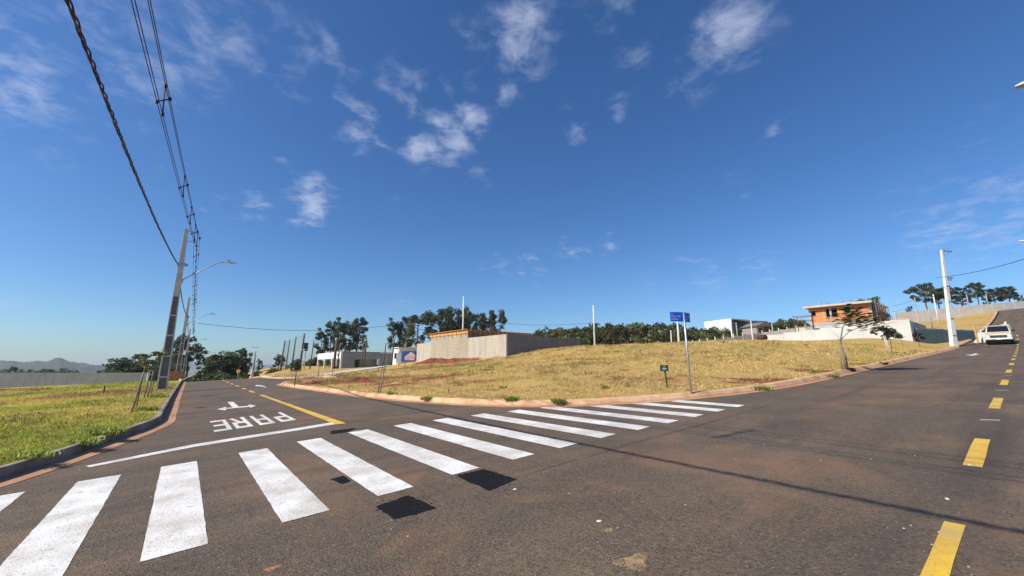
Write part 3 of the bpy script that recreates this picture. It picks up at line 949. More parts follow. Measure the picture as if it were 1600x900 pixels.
road_sheet('asphalt_patch', ragged([(1.69, 4.44), (2.09, 4.53), (2.13, 3.96), (1.71, 3.97)]), M_PATCH, h=.003)
road_sheet('asphalt_patch', ragged([(2.84, 4.79), (3.26, 4.78), (3.29, 4.11), (2.81, 4.01)]), M_PATCH, h=.003)
road_sheet('asphalt_patch', ragged([(2.50, 9.25), (2.86, 9.22), (3.12, 9.62), (2.62, 9.66)]), M_PATCH, h=.003)
road_sheet('asphalt_patch', ragged([(1.62, 5.85), (1.78, 5.87), (1.80, 5.55), (1.66, 5.5)], 4), M_PATCH, h=.003)
def seam(pts, w, name='paving_seam'):
    P = catmull(pts, .25); mb = MB(); vs = []
    T = np.gradient(P, axis=0); T /= np.linalg.norm(T, axis=1)[:, None]
    off_ = np.cumsum(rng.normal(0, .012, len(P))); off_ -= np.linspace(off_[0], off_[-1], len(P))
    for i, p in enumerate(P):
        n_ = np.array([-T[i][1], T[i][0]]); wi = w * random.uniform(.3, 1.3)
        for sg in (1, -1):
            q = p + n_ * (off_[i] + sg * wi / 2); x, y = xy_of(*q); vs.append((x, y, road_z(q[0], q[1], .0025)))
    mb.add(vs, [(2 * i, 2 * i + 1, 2 * i + 3, 2 * i + 2) for i in range(len(P) - 1)]); return mb.build(name, mat('seam_bitumen', (.018, .015, .014), (.06, .048, .040), 9, rough=.9, world_pos=True), road)


seam([(3.3, 4.2), (6, 4.28), (10, 4.35), (18, 4.5), (30, 4.7)], .009)
seam([(5.9, 10.5), (4.2, 10.9), (3.2, 11.1)], .010, 'crack')
seam([(1.5, 24), (1.6, 19.5), (1.55, 15), (1.7, 10.5)], .010)
M_SAND = mat('spilt_sand', (.24, .16, .085), (.38, .27, .15), 14, 5, world_pos=True)
M_CLAY = mat('clay_dust', (.20, .10, .055), (.29, .16, .09), 9, 5, world_pos=True)
# spilt sand as a scatter of small flat grains and crumbs
def crumbs(name, c, rs, rt, n, size, material):
    V = []; F = []
    for k in range(n):
        a = random.uniform(0, 2 * math.pi); q = random.random() ** .6 * (1 + .35 * math.sin(3 * a + 1))
        s_ = c[0] + rs * q * math.cos(a); t_ = c[1] + rt * q * math.sin(a); r = size * random.uniform(.4, 1.2)
        x, y = xy_of(s_, t_); z = road_z(s_, t_, 0); b = len(V)
        an = random.uniform(0, 6.28)
        for j in range(4): V.append((x + r * math.cos(an + j * 1.57) * random.uniform(.7, 1.3), y + r * math.sin(an + j * 1.57) * random.uniform(.7, 1.3), z + .001))
        V.append((x, y, z + r * .5))
        F += [(b + j, b + (j + 1) % 4, b + 4) for j in range(4)]
    o = mesh_np(name, V, F, material, road); o['kind'] = 'stuff'; return o


for (c_, a_, b_) in (((1.9, 4.22), .27, .34), ((3.05, 4.4), .29, .44), ((2.8, 9.45), .38, .3)): crumbs('bitumen_crumbs', c_, a_, b_, 260, .010, M_PATCH)
crumbs('sand_spill', rst(990, 878), .13, .09, 900, .0065, M_SAND)
crumbs('sand_spill', rst(950, 829), .05, .04, 160, .006, M_SAND)
crumbs('clay_spill', rst(425, 889), .05, .03, 160, .006, mat('orange_clay', (.42, .13, .05), (.52, .2, .08), 20, world_pos=True))
M_STONE = mat('pale_stone', (.50, .47, .42), (.66, .63, .58), 12, 4, world_pos=True)
pe = []
for k in range(110):
    px = random.uniform(0, 1600); py = 640 + 260 * random.random() ** .8
    p = rst(px, py)
    if not pip(np.array([p]), ROAD_POLY)[0]: continue
    pe.append((p[0], p[1], random.choice([.003, .004, .005, .008]) * (.7 + .06 * np.hypot(*p))))
V = []; F = []
for (s_, t_, r) in pe:
    x, y = xy_of(s_, t_); z = road_z(s_, t_, 0); b = len(V); an = random.uniform(0, 6)
    for j in range(5): V.append((x + r * math.cos(an + j * 1.256) * random.uniform(.6, 1.3), y + r * math.sin(an + j * 1.256) * random.uniform(.6, 1.3), z))
    V.append((x, y, z + r * .8)); F += [(b + j, b + (j + 1) % 5, b + 5) for j in range(5)]
o = mesh_np('grit', V, F, M_STONE, road); o['kind'] = 'stuff'
# larger pieces of rubble lying on the road
for (px, py, r, lab) in [(937, 815, .020, 'small white stone lying on the road near the sand spill'), (805, 765, .018, 'pale stone chip beside the larger black asphalt patch'),
                         (1480, 780, .018, 'white paint flake on the road beside the nearest yellow dash'), (1515, 727, .014, 'white pebble at the corner of the second yellow dash')]:
    p = gp(px, py); mb = MB(); n = 9
    mb.loft([[(r * q * math.cos(2 * math.pi * k / n) * (1.5 + .3 * math.sin(k * 2.3)), r * q * math.sin(2 * math.pi * k / n) * (.9 + .2 * math.cos(k * 1.7)), z * r) for k in range(n)]
             for (q, z) in ((.9, -.05), (1.0, .25), (.6, .55), (.2, .62))])
    o = mb.build('stone', M_STONE, None, smooth=True); o.location = p; o.rotation_euler = (0, 0, random.uniform(0, 3)); tag(o, lab, 'stone', 'stones on the road')

# ------------------------------------------------------------------ grass blades (uncountable)
def blades(name, P, hgt, wid, lean, cols, zf):
    n = len(P); x, y = xy_of(P[:, 0], P[:, 1]); z = zf(P[:, 0], P[:, 1])
    a = rng.uniform(0, 2 * math.pi, n); h = hgt * rng.uniform(.45, 1.25, n); w = wid * rng.uniform(.6, 1.4, n)
    la = rng.uniform(0, 2 * math.pi, n); ll = h * lean * rng.uniform(.2, 1.5, n)
    B = np.stack([x, y, z - .01], 1); side = np.stack([np.cos(a), np.sin(a), 0 * a], 1) * (w / 2)[:, None]
    mid = B + np.stack([np.cos(la) * ll * .35, np.sin(la) * ll * .35, h * .6], 1)
    tip = B + np.stack([np.cos(la) * ll, np.sin(la) * ll, h], 1)
    V = np.stack([B - side, B + side, mid + side * .7, mid - side * .7, tip], 1).reshape(-1, 3)
    i = np.arange(n) * 5
    F = np.concatenate([np.stack([i, i + 1, i + 2], 1), np.stack([i, i + 2, i + 3], 1), np.stack([i + 3, i + 2, i + 4], 1)])
    o = mesh_np(name, V, F, M_GRASS, ncol=np.repeat(cols, 5, 0)); return o


def scatter(poly, n, smin, smax, tmin, tmax, rfall, rmax):
    out = []
    tot = 0
    while tot < n:
        # polar scatter around the viewer: even cover in the picture
        a = rng.uniform(-.95, .95, 60000); r = 7.5 + (rmax - 7.5) * rng.random(60000) ** rfall
        x = np.sin(a) * r; y = np.cos(a) * r; s, t = st_of(x, y)
        P = np.stack([s, t], 1); P = P[(s > smin) & (s < smax) & (t > tmin) & (t < tmax)]
        P = P[pip(P, poly)]; out.append(P); tot += len(P)
    return np.vstack(out)[:n]


def tuft(P, k, spread):
    r = np.hypot(P[:, 0], P[:, 1])
    Q = np.repeat(P, k, 0); rr = np.repeat(r, k)
    return Q + rng.normal(0, 1, Q.shape) * (spread * (1 + rr / 30))[:, None], np.repeat(np.arange(len(P)), k)


def patch_noise(P, f, seed):
    r_ = np.random.default_rng(seed); o = np.zeros(len(P))
    for k in range(9):
        a = r_.uniform(0, 6.28); q = f * r_.uniform(.5, 2.2); ph = r_.uniform(0, 6.28)
        o += np.sin(q * (P[:, 0] * math.cos(a) + P[:, 1] * math.sin(a)) + ph) / 9
    return o * 2.4


def grass_cols(P, tid, pal, seed, f):
    nz = patch_noise(P, f, seed) + rng.normal(0, .35, tid.max() + 1)[tid] + rng.normal(0, .15, len(P))
    u = np.clip((nz + 1.1) / 2.2, 0, .999) * (len(pal) - 1); i = u.astype(int); w = (u - i)[:, None]
    pal = np.array(pal); return (pal[i] * (1 - w) + pal[np.minimum(i + 1, len(pal) - 1)] * w) * rng.uniform(.75, 1.2, (len(P), 1))


P0 = scatter(LOTA_POLY, 21000, -45, 1, 7, 60, 1.25, 46)
P1, tid = tuft(P0, 8, .055)
k = pip(P1, LOTA_POLY); P1, tid = P1[k], tid[k]
rr = np.hypot(P1[:, 0], P1[:, 1])
o = blades('green_grass', P1, .055 * (.8 + rr / 40), .0078 * (.55 + rr / 16), .9, grass_cols(P1, tid, [(.30, .18, .08), (.56, .41, .14), (.80, .62, .20), (.72, .62, .14), (.56, .55, .11), (.42, .47, .08), (.26, .32, .05)], 3, .55), z_lot)
tag(o, 'mixed green and straw coloured grass covering the left lot', 'grass', kind='stuff')
P0 = scatter(FIELD_POLY, 32000, 4, 75, 5, 50, 1.0, 62)
so = soil_field(*xy_of(P0[:, 0], P0[:, 1]), P0[:, 0], P0[:, 1]) + .35 * patch_noise(P0, 1.6, 9)
P0 = P0[(so < .46) | (rng.random(len(P0)) < .12)]
P0 = P0[(patch_noise(P0, 1.1, 21) < .55) | (rng.random(len(P0)) < .25)]
P1, tid = tuft(P0, 7, .08)
k = pip(P1, FIELD_POLY); P1, tid = P1[k], tid[k]
rr = np.hypot(P1[:, 0], P1[:, 1])
o = blades('dry_grass', P1, .075 * (.75 + rr / 55), .0095 * (.55 + rr / 18), 1.3, grass_cols(P1, tid, [(.34, .26, .09), (.66, .47, .18), (.84, .63, .26), (.72, .50, .18), (.54, .36, .12), (.48, .42, .11), (.34, .35, .08)], 5, .35), z_field)
tag(o, 'mown straw coloured grass covering the sloping corner lot', 'grass', kind='stuff')
P0 = scatter(FIELD_POLY, 3000, 4, 75, 5, 50, 1.0, 55)
P0 = P0[patch_noise(P0, .8, 33) > .0]
P1, tid = tuft(P0, 16, .07); k = pip(P1, FIELD_POLY); P1, tid = P1[k], tid[k]; rr = np.hypot(P1[:, 0], P1[:, 1])
o = blades('tall_dry_grass', P1, .15 * (.7 + rr / 45), .010 * (.55 + rr / 18), .8, grass_cols(P1, tid, [(.16, .11, .05), (.30, .22, .08), (.62, .46, .19), (.44, .33, .12), (.26, .25, .07)], 15, .9), z_field)
tag(o, 'scattered taller clumps of dry grass on the corner lot', 'grass', kind='stuff')
P0 = scatter(LOTA_POLY, 1500, -45, 1, 7, 60, 1.25, 40)
P0 = P0[patch_noise(P0, .9, 35) > .1]
P1, tid = tuft(P0, 16, .06); k = pip(P1, LOTA_POLY); P1, tid = P1[k], tid[k]; rr = np.hypot(P1[:, 0], P1[:, 1])
o = blades('tall_green_grass', P1, .11 * (.7 + rr / 40), .008 * (.55 + rr / 16), .9, grass_cols(P1, tid, [(.15, .10, .05), (.26, .19, .07), (.34, .36, .07), (.20, .28, .045), (.14, .21, .035)], 17, .9), z_lot)
tag(o, 'scattered taller clumps of green and brown grass on the left lot', 'grass', kind='stuff')

# green weeds growing over the kerb
def weed(px, py, w, n, label, droop=.3, h=.2):
    p = gp(px, py); V = []; F = []; C = []
    e = np.array([1, 0, 0.]); 
    for k in range(n):
        bx_ = max(-.6, min(.6, random.gauss(0, .33))) * w; by_ = max(-.18, min(.22, random.gauss(0, .09)))
        a = random.uniform(0, 6.28); hh = h * .5 * random.uniform(.3, 1.4); wd = random.uniform(.006, .016); out = hh * random.uniform(.2, 1.1)
        q = np.array([bx_, by_, 0]); dr = np.array([math.cos(a), math.sin(a) - droop, 0]); sd = np.array([-math.sin(a), math.cos(a), 0]) * wd
        m1 = q + dr * out * .5 + np.array([0, 0, hh * .8]); tp = q + dr * out * 1.3 + np.array([0, 0, hh * random.uniform(.2, 1.0)])
        b = len(V); V += [q - sd, q + sd, m1 + sd, m1 - sd, tp]; F += [(b, b + 1, b + 2), (b, b + 2, b + 3), (b + 3, b + 2, b + 4)]
        c = np.array([(.20, .30, .045), (.30, .37, .07), (.42, .40, .10)][random.randrange(3)]) * random.uniform(.7, 1.2); C += [c] * 5
    o = mesh_np('weed_clump', V, F, M_GRASS, ncol=np.array(C)); o.location = p; tag(o, label, 'weed', 'weeds along the kerbs'); return o


weed(800, 625, .34, 320, 'bushy green weed clump behind the kerb above the crosswalk')
weed(872, 628.5, .30, 260, 'green weed with runners hanging over the orange kerb', droop=1.0)
weed(668, 624.5, .32, 260, 'low green weed on the kerb left of the crosswalk top')
weed(1190, 609, .6, 300, 'wide patch of green weed at the kerb right of the blue sign', droop=.7)
weed(612, 616, .3, 120, 'thin pale weed on the kerb below the staked stick')
weed(945, 607, .2, 90, 'single green weed tuft in the dry grass left of the green marker')
weed(785, 607, .25, 70, 'small green weed in the dry grass above the bushy kerb weed')
weed(1270, 583, .4, 160, 'green tuft on the verge left of the feathery sapling', h=.25)
weed(1302, 590, .3, 140, 'green tuft at the kerb beside the gully opening', h=.25)
weed(232, 642, .45, 420, 'lush green grass clump in the kerb bend at the leaning stakes', h=.26)
weed(168, 678, .5, 420, 'deep green tuft overhanging the left kerb bend', h=.22)
weed(135, 694, .4, 260, 'deep green tuft near the front of the left kerb', h=.2)
weed(52, 714, .5, 260, 'green tuft nearest the camera on the left kerb', h=.16)
weed(250, 622, .5, 300, 'green clump on the left kerb past the bend', h=.25)

# ------------------------------------------------------------------ trees
LEAFQ = None


def crown_mesh(name, clumps, n_leaf, leaf, cols, seed):
    """leaf quads spread through clumps = [(x, y, z, rx, rz)]"""
    r_ = np.random.default_rng(seed); V = []; C = []
    for (cx, cy, cz, rx, rz) in clumps:
        n = int(n_leaf * r_.uniform(.7, 1.3)); d = r_.normal(0, 1, (n, 3)); d /= np.linalg.norm(d, axis=1)[:, None]
        rad = r_.random(n) ** .45
        c = np.array([cx, cy, cz]) + d * rad[:, None] * np.array([rx, rx, rz])
        a = r_.normal(0, 1, (n, 3)); a /= np.linalg.norm(a, axis=1)[:, None]
        b = np.cross(a, r_.normal(0, 1, (n, 3))); b /= np.linalg.norm(b, axis=1)[:, None]
        sz = leaf * r_.uniform(.5, 1.3, n)[:, None]
        q = np.stack([c - a * sz - b * sz * .45, c + a * sz * .2 - b * sz * .6, c + a * sz + b * sz * .3, c - a * sz * .3 + b * sz * .6], 1)
        V.append(q.reshape(-1, 3))
        cc = np.array(cols[r_.integers(len(cols))]) * r_.uniform(.75, 1.3) * r_.uniform(.7, 1.3, (n, 1))
        C.append(np.repeat(cc, 4, 0))
    V = np.vstack(V); C = np.vstack(C); F = np.arange(len(V)).reshape(-1, 4)
    o = mesh_np(name, V, F, M_LEAF, ncol=C); me = o.data; bpy.data.objects.remove(o); return me


def limb_mesh(paths, n=6):
    mb = MB()
    for (p, r) in paths: mb.tube(p, r, n)
    me = bpy.data.meshes.new('trunk'); me.from_pydata(mb.v, [], mb.f); me.update(); me.materials.append(M_BARK); return me


EUC = [(.036, .050, .022), (.055, .070, .028), (.075, .086, .038), (.046, .056, .032)]
BRD = [(.036, .054, .016), (.058, .080, .022), (.085, .105, .030), (.050, .060, .024)]


def euc_tree(seed, h=10.0, spread=2.4, nc=26, low=.35):
    r_ = random.Random(seed); limbs = []; cl = []
    top = Vector((r_.uniform(-.5, .5), r_.uniform(-.5, .5), h * .92))
    trunk = [Vector((0, 0, -.5)), Vector((r_.uniform(-.15, .15), r_.uniform(-.15, .15), h * .35)), Vector((r_.uniform(-.3, .3), r_.uniform(-.3, .3), h * .65)), top]
    limbs.append(([tuple(p) for p in trunk], [.22, .17, .11, .04]))
    for k in range(nc):
        u = low + (1 - low) * (k + r_.random()) / nc
        b = trunk[1].lerp(trunk[2], min(1, max(0, (u - .35) / .3))) if u < .65 else trunk[2].lerp(trunk[3], (u - .65) / .35)
        w = spread * (.45 + .75 * math.sin(math.pi * min(1, (u - low) / (1 - low) * .85 + .12))) * r_.uniform(.45, 1.1)
        a = r_.uniform(0, 6.28); e = b + Vector((math.cos(a) * w, math.sin(a) * w, r_.uniform(.3, 1.2)))
        limbs.append(([tuple(b), tuple(b.lerp(e, .5) + Vector((0, 0, -.1))), tuple(e)], [.06, .04, .02]))
        cl.append((e.x, e.y, e.z, r_.uniform(.55, 1.0), r_.uniform(.4, .75)))
    return limb_mesh(limbs, 5), crown_mesh('crown', cl, 92, .19, EUC, seed)


def broad_tree(seed, h=8.0, spread=3.6, nc=40, base=.2, cols=BRD, leaf=.20, nl=110):
    r_ = random.Random(seed); limbs = [([(0, 0, -.5), (.1, 0, h * .3), (0, .1, h * .55)], [.3, .22, .12])]; cl = []
    for k in range(nc):
        a = r_.uniform(0, 6.28); u = r_.random(); el = base + (1 - base) * u
        w = spread * math.sqrt(max(.05, 1 - ((el - .5) / .55) ** 2)) * r_.random() ** .4 * r_.uniform(.75, 1.1)
        c = (math.cos(a) * w, math.sin(a) * w, h * el * .93)
        cl.append((*c, r_.uniform(.6, 1.15), r_.uniform(.5, .85)))
        if k % 3 == 0: limbs.append(([(0, 0, h * .3), (c[0] * .5, c[1] * .5, h * .3 + (c[2] - h * .3) * .6), c], [.1, .06, .02]))
    return limb_mesh(limbs, 5), crown_mesh('crown', cl, nl, leaf, cols, seed)


TREES = {'euc%d' % i: euc_tree(20 + i, low=[.30, .2, .38, .12, .42][i], spread=[2.2, 1.8, 2.7, 1.5, 2.8][i], nc=[30, 28, 36, 30, 46][i]) for i in range(5)}
TREES.update({'broad%d' % i: broad_tree(60 + i, base=[.12, .2, .05][i]) for i in range(3)})


def tree(kind, px, ytop, Y, name, label, group, width=1.0, zb=None, rz=None):
    """a tree whose top is seen at (px, ytop) when it stands Y metres ahead"""
    tm, cm = TREES[kind]; top = pt(px, ytop, Y); x, y = top[0], top[1]
    if zb is None:
        s, t = st_of(x, y)
        zb = zg(x, y) if (-130 < s < 195 and -3 < t < 148) else top[2] - 12
    h0 = 10.0 if kind.startswith('euc') else 8.0; sc = (top[2] - zb) / h0
    e = empty(name, (x, y, zb), random.uniform(0, 6.28) if rz is None else rz, label, 'tree', group)
    for nm, me in (('trunk', tm), ('crown', cm)):
        o = bpy.data.objects.new(nm, me); link(o, e)
    e.scale = (sc * width, sc * width, sc)
    return e


g = 'eucalyptus trees behind the white court building'
for (k, px, yt, Y, w, lab) in [('euc3', 504, 516, 120, .75, 'thin short eucalyptus at the left end behind the white court building'), ('euc1', 520, 504, 122, .75, 'slim eucalyptus second from the left behind the court building'),
                               ('euc3', 534, 501, 118, .8, 'slender tall eucalyptus left of the dense pair above the court building'), ('euc0', 548, 503, 122, .85, 'dense dark eucalyptus in the middle behind the court building'),
                               ('euc1', 561, 499, 120, .95, 'tall full eucalyptus at the right end behind the court building')]:
    tree(k, px, yt, Y, 'eucalyptus_tree', lab, g, w)
g = 'eucalyptus trees behind the grey walled house'
for (k, px, yt, Y, w, lab) in [('euc3', 617, 501, 110, .75, 'narrow eucalyptus at the far left beside the grey walled house'), ('euc1', 632, 498, 112, .85, 'narrow eucalyptus second from the left beside the grey house'),
                               ('euc0', 655, 493, 108, 1.2, 'wide dark eucalyptus left of the orange formwork'), ('euc4', 688, 486, 120, .95, 'rounded eucalyptus crown above the left end of the formwork'),
                               ('euc2', 708, 485, 118, .9, 'eucalyptus crown just left of the white pole on the grey house'), ('euc2', 724, 484, 124, .6, 'thin eucalyptus right behind the white pole'), ('euc4', 741, 491, 120, .8, 'smaller eucalyptus crown right of the white pole'),
                               ('euc2', 757, 491, 118, .65, 'open eucalyptus second from the right above the formwork'), ('euc2', 771, 487, 120, .7, 'open eucalyptus with loose clumps at the right end above the formwork')]:
    tree(k, px, yt, Y, 'eucalyptus_tree', lab, g, w)
g = 'trees beyond the end of the side road'
for (k, px, yt, Y, w, lab) in [('broad0', 205, 560, 100, 1.9, 'low rounded dark tree at the right end of the grey wall'), ('broad1', 232, 552, 104, 1.7, 'dark rounded tree left of the nearest utility pole'), ('broad2', 256, 556, 100, 1.3, 'dark tree right behind the base of the nearest utility pole'),
                               ('euc0', 281, 537, 84, 1.2, 'tall dark tree behind the second utility pole'), ('euc2', 299, 528, 86, 1.0, 'tall ragged tree with leafy top right of the utility poles'),
                               ('broad1', 345, 553, 82, 1.25, 'broad dark tree left of the biggest crown beyond the side road'), ('broad0', 366, 546, 84, 1.2, 'biggest dark rounded tree above the yellow warning sign'), ('broad2', 381, 544, 86, .7, 'upright dark crown at the right of the tree group above the warning sign'), ('broad2', 325, 568, 80, 1.1, 'low dark tree at the left of the tree group over the road end'),
                               ('euc3', 407, 562, 76, 1.0, 'dark conical tree right of the far concrete pole'), ('broad0', 437, 553, 86, .9, 'dark tree behind the leftmost net posts')]:
    tree(k, px, yt, Y, 'broad_tree' if k.startswith('broad') else 'tall_tree', lab, g, w)
g = 'eucalyptus trees on the ridge behind the long wall'
for (k, px, yt, Y, w, lab) in [('euc4', 1442, 445, 118, 1.2, 'tall umbrella crowned eucalyptus at the left end of the ridge wall'), ('euc2', 1462, 452, 122, 1.2, 'eucalyptus left behind the white pole on the ridge'), ('euc4', 1481, 449, 118, 1.2, 'wide crowned eucalyptus directly behind the white concrete pole'),
                               ('euc2', 1500, 458, 122, 1.2, 'lower eucalyptus right of the white concrete pole'), ('euc4', 1522, 443, 116, .9, 'layered eucalyptus standing alone over the middle of the ridge wall'), ('euc0', 1540, 460, 120, .8, 'low eucalyptus between the layered one and the right-hand group'), ('euc4', 1551, 452, 118, 1.2, 'rounded eucalyptus left of the pair at the right picture edge'), ('euc4', 1572, 449, 116, 1.1, 'widest eucalyptus near the right picture edge'),
                               ('euc2', 1592, 462, 118, .9, 'eucalyptus cut by the right picture edge'), ('euc2', 1420, 479, 130, .7, 'small eucalyptus right of the unfinished orange house')]:
    tree(k, px, yt, Y, 'eucalyptus_tree', lab, g, w)
tree('broad0', 1358, 464, 96, 'round_tree', 'dark round treetop showing over the roof of the orange house', None, .9)


def wood(name, label, prof, Y0, Y1, zlow, n, leaf, cols, seed, per=55, crown=2.0):
    """a wood seen as one mass: leaf clumps at crown height over a strip of land"""
    r_ = np.random.default_rng(seed); cl = []
    xs = [p[0] for p in prof]; ys = [p[1] for p in prof]
    nc = max(6, n // 14)
    for k in range(nc):         # whole crowns, each a handful of clumps
        Y = r_.uniform(Y0, Y1); px = xs[0] + (xs[-1] - xs[0]) * (k + r_.random()) / nc; w = (Y - Y0) / (Y1 - Y0)
        yt = np.interp(px, xs, ys) + (1 - w) * r_.uniform(1, 16) + r_.uniform(-2.5, 2.0)
        top = pt(px, yt, Y); rad = crown * r_.uniform(.9, 1.9); hh = max(2.0, top[2] - zlow)
        for j in range(14):
            a = r_.uniform(0, 6.28); q = r_.random() ** .5; u = r_.random()
            zc = top[2] - .5 * crown * .6 - u * hh * (.95 if u > .6 else .7)
            rr2 = rad * q * (.55 + .6 * min(1, u * 2))
            cl.append((top[0] + math.cos(a) * rr2, top[1] + math.sin(a) * rr2, zc, crown * r_.uniform(.4, .75), crown * r_.uniform(.32, .6)))
    me = crown_mesh(name, cl, per, leaf, cols, seed); o = bpy.data.objects.new(name, me); link(o); return tag(o, label, 'wood', kind='stuff')


WD = [(.034, .044, .016), (.052, .062, .020), (.075, .088, .026), (.105, .105, .034), (.070, .058, .030)]
wood('hillside_wood', 'dark wooded hillside behind the dry field', [(834, 522), (848, 513), (880, 510), (905, 513), (925, 508), (945, 503), (960, 508), (980, 507), (1000, 502), (1018, 506), (1040, 500), (1056, 503), (1070, 509), (1092, 513), (1120, 510),
     (1150, 512), (1168, 517), (1190, 513), (1200, 504), (1215, 503), (1235, 495), (1250, 500), (1264, 507), (1290, 515)], 105, 150, 1.0, 2700, .36, WD, 5, 50, 2.3)
wood('roadside_scrub', 'low dark scrub beyond the crest of the side road', [(296, 578), (320, 577), (350, 579), (392, 582), (420, 573), (436, 574), (446, 572)], 66, 84, -6, 520, .22, BRD, 8, 50, 1.3)
wood('tree_belt', 'dark belt of far trees above the grey wall', [(-140, 576), (0, 576), (60, 574), (110, 577), (150, 578), (168, 573), (176, 573), (180, 579), (215, 580)], 150, 175, -8, 800, .3, EUC, 11, 45, 1.7)
wood('court_shrubs', 'shrubs growing around the net posts of the court', [(476, 566), (490, 556), (500, 562), (512, 557), (530, 562)], 96, 108, .2, 140, .2, BRD, 14, 50, 1.1)


def sapling(px, py, htpx, label, kind):
    p = gp(px, py); h = htpx / FPX * p[1]; e = empty('sapling', p, 0, label, 'sapling', 'young street trees on the verges')
    r_ = random.Random(int(px)); cl = []
    mb = MB()
    if kind == 'round':
        mb.tube([(0, 0, -.1), (.03, 0, h * .4), (.02, .02, h * .8)], [.035, .028, .015], 6); cl = [(r_.gauss(0, h * .13), r_.gauss(0, h * .13), h * r_.uniform(.62, 1.0), h * .12, h * .1) for _ in range(16)]
        cols = [(.035, .045, .02), (.05, .06, .025)]; leaf = h * .028
    elif kind == 'purple':
        mb.tube([(0, 0, -.1), (.03, 0, h * .45), (.0, .02, h * .85)], [.03, .022, .012], 6); cl = [(r_.gauss(0, h * .15), r_.gauss(0, h * .15), h * r_.uniform(.58, .98), h * .13, h * .11) for _ in range(16)]
        cols = [(.040, .022, .020), (.055, .034, .026), (.04, .04, .022)]; leaf = h * .04
    else:   # thin leaning stick with a few leaves
        mb.tube([(0, 0, -.1), (.04, 0, h * .5), (.10, .02, h)], [.016, .012, .006], 6); cl = [(r_.gauss(.05, h * .07), r_.gauss(0, h * .07), h * r_.uniform(.75, 1.02), h * .06, h * .06) for _ in range(5)]
        cols = [(.10, .13, .03), (.16, .17, .05)]; leaf = h * .022
    mb.build('trunk', M_BARK, e, smooth=True)
    me = crown_mesh('crown', cl, 60, leaf, cols, int(px)); link(bpy.data.objects.new('crown', me), e)
    return e, h


def stakes(px, py, hpx, lean, n, label, gap=.18, m=M_STAKE, tie=True):
    p = gp(px, py); h = hpx / FPX * p[1]; e = empty('tree_stake', p, 0, label, 'stake', 'tree stakes')
    for k in range(n):
        x = (k - (n - 1) / 2) * gap
        MB().tube([(x, 0, -.15), (x + lean * .5, .02, h * .5), (x + lean, 0, h)], [.028, .026, .022], 7).build('stake', m, e, smooth=True)
    if tie and n > 1: MB().tube([(-gap / 2 + lean * .85, 0, h * .86), (gap / 2 + lean * .85, 0, h * .87)], .016, 6).build('tie', m, e)
    return e


sapling(1437, 541.5, 22, 'small dark purple leaved sapling in front of the green metal hoarding', 'purple')
sapling(1394, 552, 42, 'purple leaved sapling on a pale trunk before the grey boundary wall', 'purple')
sapling(460, 603, 38, 'small round topped dark tree at the kerb corner by the side road', 'round')
sapling(213, 636, 76, 'thin young tree with sparse leaves tied to the nearest leaning stake', 'thin')
sapling(236, 618, 66, 'bare thin young tree by the second leaning stake', 'thin')
stakes(204, 646, 62, .20, 1, 'single dark stake leaning right on the left verge')
stakes(227, 622, 40, .10, 2, 'pair of grey stakes joined by a tie on the left verge', .14)
stakes(161, 616, 13, .0, 1, 'short dark stub standing in the middle of the green left lot', m=M_BLACK)
stakes(592, 613, 40, .12, 2, 'pair of pale leaning stakes behind the kerb on the corner lot', .10, m=M_WOOD)
stakes(601, 583, 26, .12, 1, 'thin leaning stick up the slope behind the paired stakes', m=M_STAKE)
stakes(1391, 553, 28, -.25, 2, 'pair of whitish stakes under the purple sapling before the boundary wall', .13, m=M_POLE_W)
stakes(1411, 541, 12, .0, 1, 'short stake between the two purple saplings', m=M_WOOD)
stakes(497, 588, 20, .0, 1, 'thin stick at the left of the path before the court building', m=M_STAKE)
stakes(519, 587, 20, .02, 1, 'thin stick at the right of the path before the court building', m=M_STAKE)
for (px, py, lab) in [(701, 614, 'short wooden survey peg behind the kerb above the crosswalk'), (1196, 594, 'short pale survey peg in the verge right of the blue sign'), (1250, 582, 'thin pale survey peg left of the feathery sapling'), (582, 577, 'small post beside the concrete path')]:
    p = gp(px, py); o = MB().taper(.05, .05, .045, .045, -.1, .16).build('survey_peg', M_WOOD, None, bevel=.006); o.location = p; tag(o, lab, 'peg', 'survey pegs')


